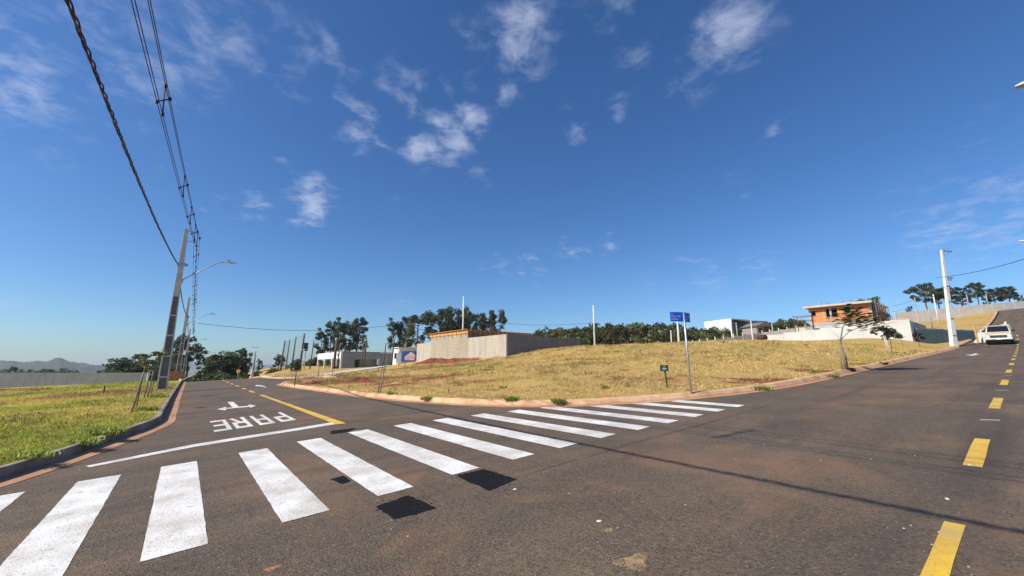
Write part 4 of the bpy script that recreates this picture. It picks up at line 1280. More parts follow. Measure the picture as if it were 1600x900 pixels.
def feathery():
    p = gp(1321, 577); e = empty('sapling', p, 0, 'leaning feathery leaved sapling between two stakes before the orange house', 'sapling', 'young street trees on the verges')
    k = p[1] / FPX

    def q(px, py, dy=0): return ((px - 1321) * k * 1.0, dy, (577 - py) * k)
    tr = MB(); tr.tube([q(1321, 580), q(1321.5, 556), q(1322, 535, .1), q(1327, 515, .05), q(1331, 506)], [.05, .042, .035, .028, .02], 7, True)
    tr.tube([q(1323, 532, .1), q(1332, 520, -.1), q(1348, 513, -.2), q(1362, 510, -.2)], [.022, .018, .012, .006], 6)
    tr.tube([q(1331, 506), q(1338, 500, .2), q(1352, 494, .3)], [.018, .012, .006], 6)
    tr.tube([q(1331, 506), q(1326, 502, -.2), q(1320, 501, -.3)], [.014, .01, .005], 6)
    tr.tube([q(1331, 506), q(1338, 503, -.2), q(1365, 507, -.3), q(1384, 511, -.3)], [.016, .012, .008, .004], 6)
    tr.tube([q(1322, 538), q(1315, 524), q(1310, 521)], [.010, .007, .004], 6)
    tr.build('trunk', mat('sapling_bark', (.16, .13, .10), (.26, .22, .17), 8, rough=.9), e, smooth=True)
    r_ = random.Random(4); V = []; C = []
    for (px, py, w, n) in [(1343, 486, 7, 10), (1352, 492, 12, 16), (1338, 497, 10, 14), (1360, 500, 13, 18), (1325, 500, 8, 10), (1370, 507, 12, 16), (1348, 506, 10, 12), (1385, 511, 7, 8), (1332, 490, 6, 6), (1363, 493, 8, 8)]:
        for i in range(int(n * 2.7)):
            cx, cy = px + r_.gauss(0, w * .6), py + r_.gauss(0, 5.2); dy = r_.gauss(0, .35)
            b0 = Vector(q(cx, cy, dy)); a = r_.uniform(0, 6.28); ln = r_.uniform(.2, .36); dv = Vector((math.cos(a), math.sin(a), r_.uniform(-.35, .25))).normalized()
            sd = dv.cross(Vector((0, 0, 1))).normalized()
            c = np.array(r_.choice([(.040, .078, .018), (.060, .100, .024), (.095, .125, .03), (.03, .055, .014)])) * r_.uniform(.8, 1.2)
            for j in range(7):        # leaflets on both sides of a rib
                f = b0 + dv * ln * (j / 7)
                for sg in (1, -1):
                    t1 = f + sd * sg * .085 + dv * .03 + Vector((0, 0, -.012))
                    V += [f, f + dv * .036, t1 + dv * .022, t1 - dv * .010]; C += [c] * 4
    o = mesh_np('crown', np.array([tuple(v) for v in V]), np.arange(len(V)).reshape(-1, 4), M_LEAF, e, ncol=np.array(C))


feathery()
stakes(1316.5, 578, 36, .02, 1, 'left support stake of the feathery sapling', m=M_WOOD)
stakes(1325, 577.5, 34, .02, 1, 'right support stake of the feathery sapling', m=M_WOOD)

# ------------------------------------------------------------------ utility poles (local x = across towards the road, y = along the side road)
def bez(p0, p1, sag, n=24):
    p0, p1 = Vector(p0), Vector(p1)
    return [p0.lerp(p1, i / n) + Vector((0, 0, -4 * sag * (i / n) * (1 - i / n))) for i in range(n + 1)]


def lamp(e, z, dx, dz, arm_m=M_GALV, dirn=(1, 0)):
    """street light: bracket, swan arm and flat head reaching out over the road"""
    ax, ay = dirn
    a = MB().tube([(ax * .12, ay * .12, z), (ax * dx * .45, ay * dx * .45, z + dz * .52), (ax * dx * .82, ay * dx * .82, z + dz * .95), (ax * dx * .98, ay * dx * .98, z + dz)], [.032, .030, .027, .025], 8).build('lamp_arm', arm_m, e, smooth=True)
    MB().box(-.05, .22, -.05, .05, z - .14, z + .1).build('bracket', arm_m, e)
    hd = MB(); x0 = dx * .95
    def P(u, w, h): return (ax * (x0 + u) - ay * w, ay * (x0 + u) + ax * w, z + dz + h)
    hd.loft([[P(0, -.05, -.03), P(0, .05, -.03), P(0, .05, .05), P(0, -.05, .05)], [P(.18, -.12, -.04), P(.18, .12, -.04), P(.18, .10, .07), P(.18, -.10, .07)],
             [P(.5, -.13, -.02), P(.5, .13, -.02), P(.5, .11, .05), P(.5, -.11, .05)], [P(.62, -.08, .0), P(.62, .08, .0), P(.62, .06, .035), P(.62, -.06, .035)]])
    h = hd.build('lamp_head', mat('lamp_housing', (.50, .51, .52), (.58, .58, .60), 5, rough=.4), e, smooth=False, bevel=.01)
    MB().add([P(.2, -.09, -.042), P(.2, .09, -.042), P(.48, .09, -.026), P(.48, -.09, -.026)], [(3, 2, 1, 0)]).build('lens', mat('lamp_lens', (.75, .76, .74), rough=.2), h)
    MB().tube([P(.16, 0, .06), P(.16, 0, .15)], .045, 8).build('photocell', M_BLACK, h)


def dt_pole(loc, h, label, rz=FRAME_RZ, lampdx=2.35, bracket=True):
    """double-T concrete pole: two flanges, recessed web with ribs below, solid shaft above"""
    e = empty('utility_pole', loc, rz, label, 'pole', 'double T concrete poles along the side road')
    w0, w1, d0, d1 = .52, .20, .34, .17
    def W(z): return w0 + (w1 - w0) * z / h
    def Dp(z): return d0 + (d1 - d0) * z / h
    zs = h * .56
    sh = MB().taper(W(zs), Dp(zs), w1, d1, zs, h)
    for sg in (1, -1):
        a, b = W(-.5), W(zs)
        v = []
        for (w, z) in ((a, -.5), (b, zs)):
            x0 = sg * w / 2; x1 = sg * (w / 2 - .065 * w / .4)
            lo, hi = min(x0, x1), max(x0, x1); dd = Dp(z) / 2
            v += [(lo, -dd, z), (hi, -dd, z), (hi, dd, z), (lo, dd, z)]
        sh.add(v, BOXF)
    sh.build('shaft', M_POLE_F, e, bevel=.012)
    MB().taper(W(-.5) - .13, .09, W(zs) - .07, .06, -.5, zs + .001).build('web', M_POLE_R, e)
    z = .75
    while z < zs - .3:
        MB().box(-W(z) / 2 + .05, W(z) / 2 - .05, -Dp(z) / 2 + .03, Dp(z) / 2 - .03, z - .045, z + .045).build('rib', M_POLE_F, e); z += 1.22
    if bracket:
        br = MB(); br.tube([(.05, 0, h - .12), (.66, 0, h - .2)], .028, 6); br.tube([(.05, 0, h - .78), (.62, 0, h - .82)], .022, 6); br.box(.56, .63, -.03, .03, h - .9, h - .12)
        cr = br.build('bracket', M_GALV, e)
        for (x, zz) in ((.58, -.06), (.72, -.42), (.46, -.62), (.62, -.95)):
            MB().tube([(x, 0, h + zz), (x, 0, h + zz - .05), (x, 0, h + zz - .1), (x, 0, h + zz - .16)], [.03, .055, .055, .03], 8).build('insulator', M_BLACK, cr)
        MB().box(-.14, .24, -.13, .13, h * .755, h * .775).build('cable_clamp', M_GALV, e)
        MB().tube([(.18, 0, h * .765), (.34, 0, h * .765)], .045, 8).build('clamp_bolt', M_BLACK, e)
    if lampdx: lamp(e, h * .665, lampdx, 1.5)
    return e


def pole_at(s, t, dz=0):
    x, y = xy_of(s, t); return np.array([x, y, zg(x, y) + dz])


PL = [(-2.8, -6.0), (-.98, 32.3), (-.66, 63.0), (-.2, 98.0)]
HP = 9.95
LB = ['utility pole across the main road behind the viewer', 'nearest grey concrete utility pole on the left verge with a long street lamp arm', 'second grey concrete utility pole, behind the nearest one on the left verge', 'farthest of the three grey poles in the row on the left verge']
PLOC = []
for i, (s0, t0) in enumerate(PL):
    p = pole_at(s0, t0)
    if i >= 2: p[2] = max(p[2], -1.6)
    PLOC.append(p)
    h = HP if i != 0 else 9.6
    dt_pole(p, h, LB[i])
# a thick guard of clay pots / drums between the far poles, seen as two reddish shapes
for (px, Y, r, hh, lab) in [(265, 47, .42, 1.0, 'rust brown board standing left of the second utility pole'), (281, 49, .55, 1.15, 'larger rust brown board right of the second utility pole')]:
    q = on(px, Y); e = empty('site_board', q, .3, lab, 'board', 'rust brown boards by the poles')
    MB().box(-r, r, -.03, .03, .15, hh).build('panel', mat('rusty_board', (.16, .06, .035), (.28, .12, .06), 4, rough=.85), e, bevel=.01)
    for sg in (1, -1): MB().box(sg * r * .7 - .03, sg * r * .7 + .03, .031, .08, -.2, hh * .9).build('leg', M_WOOD, e)
# white boom lying against the kerb
q = on(286, 46.5); e = empty('barrier_boom', q, 0, 'thin white boom pole propped up at the kerb beyond the far poles', 'boom')
MB().tube([(0, 0, .0), (1.25, .3, .75)], .035, 7).build('boom', M_POLE_W, e); MB().box(-.15, .12, -.12, .12, -.2, .22).build('base', M_POLE_W, e, bevel=.03)

# cables along the pole row
HW = [(.58, -.22), (.72, -.58), (.46, -.78), (.62, -1.10)]
line = empty('overhead_line', PLOC[1], 0, 'four bare overhead power conductors with spacers along the left pole row', 'power line')
cx, sx = math.cos(FRAME_RZ), math.sin(FRAME_RZ)
SPANS = [(0, 1, .25), (1, 2, .35), (2, 3, .4)]
def arm_pt(i, k, h):
    a = HW[k][0] - (.28 if i == 0 else 0)
    return Vector((PLOC[i][0] + cx * a, PLOC[i][1] + sx * a, PLOC[i][2] + h + HW[k][1]))
o0 = Vector(PLOC[1])
p_far = Vector(PLOC[0]) + (Vector(PLOC[0]) - Vector(PLOC[1])) * 1.1
for k in range(4):
    mb = MB(); path = []
    a = arm_pt(0, k, 9.6); back = a + (a - arm_pt(1, k, HP)) * 1.2; back.z = a.z + 1.0
    path = bez(back, a, .5)[:-1]
    for (i, j, sg) in SPANS: path += bez(arm_pt(i, k, 9.6 if i == 0 else HP), arm_pt(j, k, HP), sg)[:-1]
    path.append(arm_pt(3, k, HP))
    mb.tube([p - o0 for p in path], .011, 5).build('conductor', M_CABLE, line)
for (i, j, sg) in SPANS + [(-1, 0, .5)]:
    for u in ((.30, .53, .72, .84, .94) if (i, j) == (0, 1) else (.12, .3, .5, .7, .88) if i >= 1 else (.75, .93)):
        cs = []
        for k in range(4):
            if i < 0:
                b = arm_pt(0, k, 9.6); a = b + (b - arm_pt(1, k, HP)) * 1.2; a.z = b.z + 1.0
            else: a, b = arm_pt(i, k, 9.6 if i == 0 else HP), arm_pt(j, k, HP)
            cs.append(a.lerp(b, u) + Vector((0, 0, -4 * sg * u * (1 - u))))
        mb = MB(); c = sum(cs, Vector()) / 4
        for q in cs:
            mb.tube([q - o0 + (q - c) * .15, c - o0], .018, 5); mb.tube([q - o0 + Vector((0, 0, .05)), q - o0 + Vector((0, 0, -.05))], .038, 6)
        mb.build('spacer', M_BLACK, line)
tw = empty('twisted_cable', PLOC[1], 0, 'thick twisted low voltage cable hanging from the left poles below the power line', 'cable')
for k in range(3):
    path = []; ph = 2 * math.pi * k / 3
    base = []
    hz = HP * .765
    a = Vector(PLOC[0]) + Vector((.25 * cx, .25 * sx, 7.45)); a1 = Vector(PLOC[1]) + Vector((-.16 * cx, -.16 * sx, hz))
    back = a + (a - a1) * 1.2; back.z = a.z + .9
    segs = [(back, a, .5), (a, a1, .70), (a1, Vector(PLOC[2]) + Vector((.16 * cx, .16 * sx, hz)), .7), (Vector(PLOC[2]) + Vector((.16 * cx, .16 * sx, hz)), Vector(PLOC[3]) + Vector((.16 * cx, .16 * sx, hz)), .7)]
    for (p, q, sg) in segs: base += bez(p, q, sg, int((q - p).length / .09))[:-1]
    base.append(segs[-1][1]); dacc = 0
    for i, p in enumerate(base):
        if i: dacc += (p - base[i - 1]).length
        an = ph + dacc * 2 * math.pi / 1.15 + .5 * math.sin(dacc * .8)
        rad = .020 + .012 * abs(math.sin(dacc * 2.3 + k)) * (k != 0)
        path.append(p - o0 + Vector((math.cos(an) * rad * cx, math.cos(an) * rad * sx, math.sin(an) * rad)))
    MB().tube(path, .0155, 5).build('strand', M_CABLE if k else mat('red_brown_sheath', (.05, .012, .012), (.09, .03, .03), 6, rough=.5), tw)


# ------------------------------------------------------------------ plain pale poles across the estate
def tap_pole(name, px, ybase, ytop, Y, label, lean=0.0, r0=.16, r1=.09, material=M_POLE_W, lamp_dir=None, group='pale poles across the estate', zb=None, wpx=None):
    top = pt(px, ytop, Y); x, y = top[0], top[1]
    z0 = zg(x, y) if zb is None else zb
    e = empty(name, (x, y, z0), FRAME_RZ, label, 'pole', group); h = top[2] - z0
    e.rotation_euler = (0, lean, FRAME_RZ)
    MB().tube([(0, 0, -.5), (0, 0, h * .5), (0, 0, h)], [r0, (r0 + r1) / 2, r1], 10).build('shaft', material, e, smooth=True)
    MB().tube([(0, 0, h - .5), (0, 0, h - .42)], r1 + .02, 8).build('band', M_GALV, e)
    if lamp_dir: lamp(e, h * .70, 2.2, 1.2, M_GALV, lamp_dir)
    return e


tap_pole('lamp_pole', 724.5, 0, 463, 74, 'tall white pole rising behind the formwork of the grey house', 0, .17, .12)
tap_pole('lamp_pole', 927, 541, 477, 92, 'white pole with a lamp arm on the field crest before the wood', 0, .24, .13, lamp_dir=(-.6, .8))
tap_pole('lamp_pole', 1058, 540, 497, 96, 'white pole with a lamp arm seen just left of the blue sign post', 0, .30, .16, lamp_dir=(-.6, .8))
tap_pole('fence_pole', 1048, 540, 516, 88, 'short white pole at the far left of the stepped wall')
tap_pole('lamp_pole', 1142, 532, 506, 90, 'white pole with a brace under the white warehouse', 0, .2, .12)
tap_pole('fence_pole', 1150, 528, 504, 100, 'thin pole right behind the braced white pole', 0, .14, .10, M_POLE_D)
tap_pole('lamp_pole', 1173, 530, 501, 84, 'thin white pole before the small gabled roof', 0, .15, .09)
tap_pole('lamp_pole', 1205, 524, 498, 84, 'thin grey pole at the left end of the long boundary wall', 0, .15, .1, M_POLE_D)
tap_pole('lamp_pole', 1429, 488, 465, 100, 'grey pole behind the left end of the ridge wall', 0, .16, .1, M_POLE_D)
tap_pole('lamp_pole', 1458, 501, 460, 82, 'slim white pole left of the big white pole', 0, .15, .09)
tap_pole('lamp_pole', 1450, 511, 478, 72, 'short grey pole left of the slim white pole', 0, .14, .1, M_POLE_D)
tap_pole('lamp_pole', 1540, 476, 459, 104, 'thin grey pole behind the middle of the ridge wall', 0, .15, .09, M_POLE_D)
tap_pole('lamp_pole', 1510, 480, 460, 106, 'faint grey pole behind the ridge wall right of the big white pole', 0, .15, .09, M_POLE_D)
far_pole = tap_pole('utility_pole', 399, 588, 549, 62, 'grey concrete pole at the far right edge of the side road', 0, .2, .11, M_POLE_D)
MB().tube([(-.5, 0, 4.4), (.5, 0, 4.4)], .04, 6).build('crossarm', M_GALV, far_pole)
q = on(395, 60); e = empty('bollard', (q[0], q[1], zg(q[0], q[1])), 0, 'stout white post at the foot of the far right concrete pole', 'bollard')
MB().tube([(0, 0, -.2), (0, 0, 1.0), (0, 0, 1.15)], [.16, .14, .06], 10).build('post', M_POLE_W, e, smooth=True); MB().tube([(0, 0, -.1), (0, 0, .18)], .26, 12).build('base', M_POLE_W, e)

# big white pole at the kerb of the main road
bp_ = pt(1490, 537, 50.5); bs, bt = st_of(bp_[0], bp_[1])
bp_[2] = zg(bp_[0], bp_[1]); tp_ = pt(1472, 390, 50.5); hh = tp_[2] - bp_[2]
big = empty('utility_pole', bp_, FRAME_RZ, 'big white concrete pole at the kerb before the green metal hoarding', 'pole')
ang = math.atan2(bp_[0] + 0 - tp_[0], hh)
big.rotation_euler = Matrix.Rotation(-ang * .9, 3, 'Y').to_euler()
MB().taper(.62, .50, .24, .20, -.5, hh).build('shaft', M_POLE_W, big, bevel=.03)
for z in (1.2, 3.3, 5.4, 7.4):
    w = .62 + (.24 - .62) * z / hh; MB().box(-w * .3, w * .3, -.27 + z * .012, .1, z - .05, z + .05).build('step_slot', M_BLACK, big)
ca = MB(); ca.box(.05, 1.25, -.05, .05, hh - .25, hh - .17); ca.tube([(.1, 0, hh - .9), (1.0, 0, hh - .25)], .025, 6); cr = ca.build('crossarm', M_GALV, big)
for x in (.35, .8, 1.2): MB().tube([(x, 0, hh - .17), (x, 0, hh - .08), (x, 0, hh)], [.03, .06, .03], 8).build('insulator', M_BLACK, cr)
rk = MB().box(.05, .95, -.04, .04, hh * .695, hh * .71).build('cable_rack', M_GALV, big)
for x in (.2, .4, .6, .8): MB().tube([(x, 0, hh * .695), (x, 0, hh * .67)], .03, 6).build('insulator', M_BLACK, rk)

# street lights on the right verge of the main road: their arms reach over the road
for (px, py, hz, lab) in [(1581, 139, 7.6, 'street lamp head reaching in at the upper right picture edge'), (1589, 378, 7.9, 'street lamp head reaching in at the right edge above the ridge trees')]:
    d = ray(px, py); Y = 5.0
    for Yk in np.linspace(4, 90, 800):
        p = pt(px, py, Yk); s0, t0 = st_of(p[0], p[1])
        if p[2] - S(s0) > hz: break
    tip = p; s0, t0 = st_of(tip[0], tip[1]); q = xy_of(s0, t0 - 3.0)
    e = empty('street_lamp', (q[0], q[1], float(S(s0)) - .05), FRAME_RZ, lab, 'street lamp', 'street lamps on the right verge')
    hp = tip[2] - float(S(s0)) + .05
    MB().tube([(0, 0, -.3), (0, 0, hp * .6), (0, 0, hp + .5)], [.16, .13, .10], 10).build('shaft', M_POLE_W, e, smooth=True)
    lamp(e, hp - 1.0, 2.45, 1.0, M_POLE_W, (0, 1))
    lp_last = Vector((q[0], q[1], float(S(s0)) + hp))

# single wires crossing between far poles
def wire(name, pts, label, r=.02, sag=.5):
    o0 = Vector(pts[0]); path = []
    for i in range(len(pts) - 1): path += bez(pts[i], pts[i + 1], sag if not isinstance(sag, list) else sag[i], 20)[:-1]
    path.append(Vector(pts[-1])); e = MB().tube([p - o0 for p in path], r, 5).build(name, M_CABLE, None); e.location = o0
    return tag(e, label, 'cable', 'single cables')


wire('service_cable', [pt(309, 505, 56), pt(612, 508, 70), pt(725, 497, 74), pt(926, 504, 92)], 'thin black cable crossing low over the court from the left poles to the right', .028, [.95, .5, .9])
wire('service_cable', [pt(306, 545, 70), pt(399, 551, 62)], 'faint cable from the left poles to the far right concrete pole', .02, .5)
wire('service_cable', [Vector(bp_) + Vector((-.5, 0, hh * .70)), lp_last + Vector((0, 0, -.4))], 'twisted cable from the big white pole to the right picture edge', .026, .5)
wire('service_cable', [pt(1395, 478, 96), pt(1429, 468, 100)], 'cable between the orange house and the ridge wall pole', .03, .2)
wire('service_cable', [pt(1395, 487, 96), pt(1429, 476, 100)], 'lower cable between the orange house and the ridge wall pole', .025, .2)
wire('service_cable', [pt(1458, 470, 84), pt(1540, 466, 104), pt(1600, 458, 110)], 'faint cable over the ridge wall below the eucalyptus crowns', .025, .6)
wire('service_cable', [pt(1143, 512, 90), pt(1205, 503, 84), pt(1272, 492, 80)], 'thin cable from the white warehouse towards the orange house', .02, .3)

# ------------------------------------------------------------------ signs
M_SIGN = mat('blue_sign_enamel', (.010, .105, .62), (.014, .125, .70), 3, rough=.35)
M_SWHITE = mat('white_sign_letter', (.80, .82, .84), rough=.5)
p = gp(1080, 614.5); tp = pt(1068, 487, p[1] + .12)
e = empty('street_name_sign', p, 0, 'blue street name sign of two plates on a thin leaning steel post', 'sign')
top = Vector(tp - p)
MB().tube([(0, 0, -.2), tuple(top * .5), tuple(top)], .028, 10).build('post', M_GALV, e, smooth=True)
def plate(ang, w, nm):
    ca_, sa_ = math.cos(ang), math.sin(ang); h = .29
    def Q(u, v, d): return (top.x + ca_ * u + sa_ * d, top.y + sa_ * u - ca_ * d, top.z - .02 - h + v)
    pl = MB().loft([[Q(.0, 0, -.008), Q(w, 0, -.008), Q(w, h, -.008), Q(0, h, -.008)], [Q(.0, 0, .008), Q(w, 0, .008), Q(w, h, .008), Q(0, h, .008)]]).build('sign_plate', M_SIGN, e)
    return Q, pl, h
for (ang, w, fl) in ((R(192), .47, -1), (R(40), .36, 1)):
    Q, pl, h = plate(ang, w, '')
    # rows of small white lettering, too far off to be read
    mb = MB(); rr_ = random.Random(3)
    for (v0, hh_, n, u0) in ((.215, .028, 3, .0), (.135, .050, 10, .0), (.050, .050, 8, .0)):
        for k in range(n):
            u = .035 + k * .031
            if n == 10 and k == 6: continue
            for d in (.0095,):
                for (a, b, c_, d_) in (((0, .006, 0, 1), (.006, .018, .8, 1), (.013, .018, 0, .8)), ((0, .006, 0, 1), (.006, .018, 0, .2), (.006, .016, .42, .6)), ((.006, .012, 0, 1), (0, .018, .8, 1), (0, .005, 0, .2)))[rr_.randrange(3)]:
                    U0, U1 = (w - u - a, w - u - b) if fl < 0 else (u + a, u + b)
                    vs = [Q(U0, v0 + hh_ * c_, d * (-fl if False else 1)), Q(U1, v0 + hh_ * c_, d), Q(U1, v0 + hh_ * d_, d), Q(U0, v0 + hh_ * d_, d)]
                    mb.add(vs, [(0, 1, 2, 3)])
                    vs = [Q(U0, v0 + hh_ * c_, -d), Q(U1, v0 + hh_ * c_, -d), Q(U1, v0 + hh_ * d_, -d), Q(U0, v0 + hh_ * d_, -d)]
                    mb.add(vs, [(0, 1, 2, 3)])
    mb.build('lettering', M_SWHITE, pl)
# lot marker
p = gp(1043, 606); k = p[1] / FPX
e = empty('lot_marker', p, 0, 'small dark green lot marker with white writing on a green stake', 'sign')
MB().box(-.028, .028, -.012, .012, -.15, 27 * k).build('stake', mat('green_paint', (.025, .10, .030), (.04, .14, .04), 6, rough=.5), e).rotation_euler = (0, R(-5), 0)
cxm = -3.4 * k
b = MB().box(cxm - 6.3 * k, cxm + 6.3 * k, -.032, -.016, 25 * k, 34 * k).build('board', mat('dark_green_plate', (.012, .05, .042), (.02, .07, .055), 6, rough=.45), e, bevel=.004)
mb = MB()
for (z, w) in ((31.2, 1.0), (28.6, 3.6), (27.0, 2.6)):
    for j in range(int(w * 2.2) + 1):
        x0 = cxm - w * k + j * .9 * k; mb.box(x0, x0 + .55 * k, -.0345, -.033, z * k, (z + 1.0) * k)
mb.build('lettering', M_SWHITE, b)
# yellow warning diamond at the end of the side road
q = on(373.5, 50.5); e = empty('warning_sign', (q[0], q[1], zg(q[0], q[1])), 0, 'yellow diamond warning sign on a thin post at the end of the side road', 'sign')
hz = pt(373.5, 580, 50.5)[2] - zg(q[0], q[1])
MB().tube([(0, 0, -.2), (0, 0, hz - .2)], .035, 8).build('post', M_GALV, e)
r = .29
MB().loft([[(0, y_, hz - r), (r, y_, hz), (0, y_, hz + r), (-r, y_, hz)] for y_ in (-.02, .02)]).build('plate', mat('warning_yellow', (.80, .42, .012), (.84, .46, .02), 4, rough=.5), e)
mb = MB(); r2, r3 = .265, .24
for i in range(4):
    a0 = [(0, -1), (1, 0), (0, 1), (-1, 0)][i]; a1 = [(0, -1), (1, 0), (0, 1), (-1, 0)][(i + 1) % 4]
    mb.add([(a0[0] * r2, -.023, hz + a0[1] * r2), (a1[0] * r2, -.023, hz + a1[1] * r2), (a1[0] * r3, -.023, hz + a1[1] * r3), (a0[0] * r3, -.023, hz + a0[1] * r3)], [(0, 1, 2, 3)])
mb.add([(-.08, -.023, hz - .08), (.08, -.023, hz - .08), (.08, -.023, hz), (.04, -.023, hz + .10), (-.04, -.023, hz + .10), (-.08, -.023, hz)], [(0, 1, 2, 3, 4, 5)])
mb.build('symbol', M_BLACK, e)

# ------------------------------------------------------------------ walls and buildings: local x = D, y = L, origin on the ground
def stbox(e, name, material, s0, s1, t0, t1, z0, z1, org, bevel=0.0, parent=None):
    """box given in world (s, t, z) as a part of thing e whose origin is org = (s, t, z)"""
    o = MB().box(s0 - org[0], s1 - org[0], t0 - org[1], t1 - org[1], z0 - org[2], z1 - org[2]).build(name, material, parent or e, bevel=bevel)
    return o


def site(name, s, t, z, label, cat, group=None):
    x, y = xy_of(s, t); return empty(name, (x, y, z), FRAME_RZ, label, cat, group), (s, t, z)


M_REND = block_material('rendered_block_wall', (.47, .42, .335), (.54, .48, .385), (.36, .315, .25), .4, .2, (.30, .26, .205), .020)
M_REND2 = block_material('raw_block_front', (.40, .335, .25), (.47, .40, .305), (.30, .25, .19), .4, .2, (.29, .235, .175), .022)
M_BLOCK = block_material('shaded_block_wall', (.15, .145, .14), (.20, .19, .18), (.27, .255, .24), .4, .2, (.16, .15, .14), .020)  # bare block, base colour darkened to carry the shade of the side walls
M_PLY = mat('formwork_timber', (.52, .26, .08), (.66, .38, .15), 3, 6, rough=.8, bump=.2, bscale=18)
M_REBAR = mat('rebar', (.10, .06, .045), (.16, .09, .06), 6, rough=.8)
c1 = pt(791, 557, 50); cs, ct = st_of(c1[0], c1[1])
e, og = site('unfinished_house', cs, ct, 2.0, 'unfinished grey block house with a blank boundary wall and orange formwork on top', 'house')
ztop = pt(791, 522, 50)[2]
def t_at(px, s):   # t where the sight line px crosses the wall plane s
    u = (px - 800) / FPX * math.cos(PITCH); return s * (D[0] - u * D[1]) / (u * L[1] - L[0])
def s_at(px, t):
    u = (px - 800) / FPX * math.cos(PITCH); return t * (u * L[1] - L[0]) / (D[0] - u * D[1])
tl = t_at(650, cs); th0 = t_at(730, cs); th1 = t_at(672, cs); sr = s_at(910, ct)
stbox(e, 'boundary_wall', M_REND, cs, cs + .2, ct, th0 - .002, -1, ztop, og)
stbox(e, 'boundary_wall', M_REND, cs, cs + .2, th1 + .002, tl, -1, ztop - .15, og)
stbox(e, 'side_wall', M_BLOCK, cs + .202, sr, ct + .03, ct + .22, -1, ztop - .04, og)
zr = pt(730, 514.5, ct * 0 + 56.6)[2]
sh1 = s_at(828, th0)
stbox(e, 'front_wall', M_REND2, cs - .012, cs + .2, th0, th1, -1, zr - .55, og)
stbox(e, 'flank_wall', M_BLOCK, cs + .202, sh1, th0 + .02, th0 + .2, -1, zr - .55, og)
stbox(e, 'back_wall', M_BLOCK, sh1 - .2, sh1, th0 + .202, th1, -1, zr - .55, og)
slab = stbox(e, 'slab', M_CONC, cs + .02, sh1, th0 + .03, th1, zr - .52, zr - .08, og)
stbox(e, 'formwork_board', M_PLY, cs - .10, cs - .05, th0 - .1, th1 + .35, zr - .50, zr + .02, og)
stbox(e, 'formwork_board', mat('shaded_formwork', (.34, .13, .06), (.46, .21, .10), 3, 6, rough=.85), cs - .1, sh1 + .2, th0 - .16, th0 - .11, zr - .50, zr + .0, og)  # flank boards red-brown: the shade on this side is put into the colour
stbox(e, 'formwork_ledger', M_PLY, cs - .35, cs + .1, th0 - .3, th1 + .5, zr + .021, zr + .06, og)
n = 9
for k in range(n):
    tt = th0 + (th1 - th0) * (k + .4) / n
    stbox(e, 'formwork_prop', M_PLY, cs - .17, cs - .105, tt, tt + .06, zr - .75 - .2 * (k % 2), zr + .02, og)
for k in range(14):
    ss = cs + (sh1 - cs) * (k + .4) / 14
    stbox(e, 'formwork_prop', M_PLY, ss, ss + .06, th0 - .225, th0 - .165, zr - .8 - .25 * (k % 3 == 1), zr + .01, og)
for k in range(16):
    ss = cs + .5 + (sh1 - cs - .7) * random.random(); tt = th0 + .4 + random.random() * (th1 - th0 - .8)
    MB().tube([(ss - og[0], tt - og[1], zr - og[2] - .1), (ss - og[0] + random.uniform(-.05, .05), tt - og[1], zr - og[2] + random.uniform(.5, 1.2))], .02, 5).build('rebar', M_REBAR, e)
for k in range(7):      # pilasters of the side wall
    ss = cs + (sr - cs) * (k + 1) / 7.5
    stbox(e, 'pilaster', mat('pilaster_concrete', (.20, .19, .18), (.26, .25, .24), 2, rough=.9), ss, ss + .2, ct - .005, ct + .0295, -1, ztop - .06, og)
for k in range(9):
    tt = ct + (th0 - ct) * (k + .6) / 9; MB().tube([(.1, tt - og[1], ztop - og[2] - .1), (.1, tt - og[1], ztop - og[2] + .12)], .012, 5).build('rebar', M_REBAR, e)
# dumped red earth at the foot of the wall
M_EARTH = mat('red_earth', (.15, .042, .020), (.26, .085, .040), 1.6, 8, rough=.97, bump=.8, bscale=9, world_pos=True)
def mound(px, py, Y, ra, rb, hh, label, seed):
    x, y = pt(px, py, Y)[:2]; r_ = np.random.default_rng(seed); nr, na = 12, 40; V = []; F = []
    z0 = zg(x, y)
    ph = r_.uniform(0, 6.28, 6)
    for i in range(nr + 1):
        q = i / nr
        for j in range(na):
            a = 2 * math.pi * j / na; rad = 1 + .18 * math.sin(3 * a + ph[0]) + .1 * math.sin(5 * a + ph[1])
            dx, dy = ra * q * rad * math.cos(a), rb * q * rad * math.sin(a)
            z = zg(x + dx, y + dy) - z0 + hh * (1 - q) ** 1.0 * (1 + .35 * math.sin(4 * a + ph[2] + 5 * q) * q) + r_.normal(0, hh * .06) * (q < .95) - .05 * (q > .9)
            V.append((dx, dy, z))
    for i in range(nr):
        for j in range(na): F.append((i * na + j, (i + 1) * na + j, (i + 1) * na + (j + 1) % na, i * na + (j + 1) % na))
    o = mesh_np('earth_heap', V, F, M_EARTH); o.location = (x, y, z0); return tag(o, label, 'earth heap', 'heaps of red earth')
mound(560, 600, 26, 1.35, .8, .34, 'dark red earth heap on the corner lot left of the staked stick', 1)
mound(535, 601, 25.5, .8, .5, .14, 'flat red earth spill left of the dark earth heap', 2)
mound(672, 566, 58, 2.6, 1.5, .62, 'red earth heap at the left foot of the grey house wall', 3)
mound(708, 566, 54, 2.4, 1.3, .5, 'red earth heap in the middle of the grey house wall', 4)
mound(735, 562, 52.5, 1.4, .8, .3, 'low brown earth heap at the right of the grey house wall foot', 5)
mound(476, 594, 34, 1.6, .9, .10, 'flat brown earth patch behind the small round tree', 6)

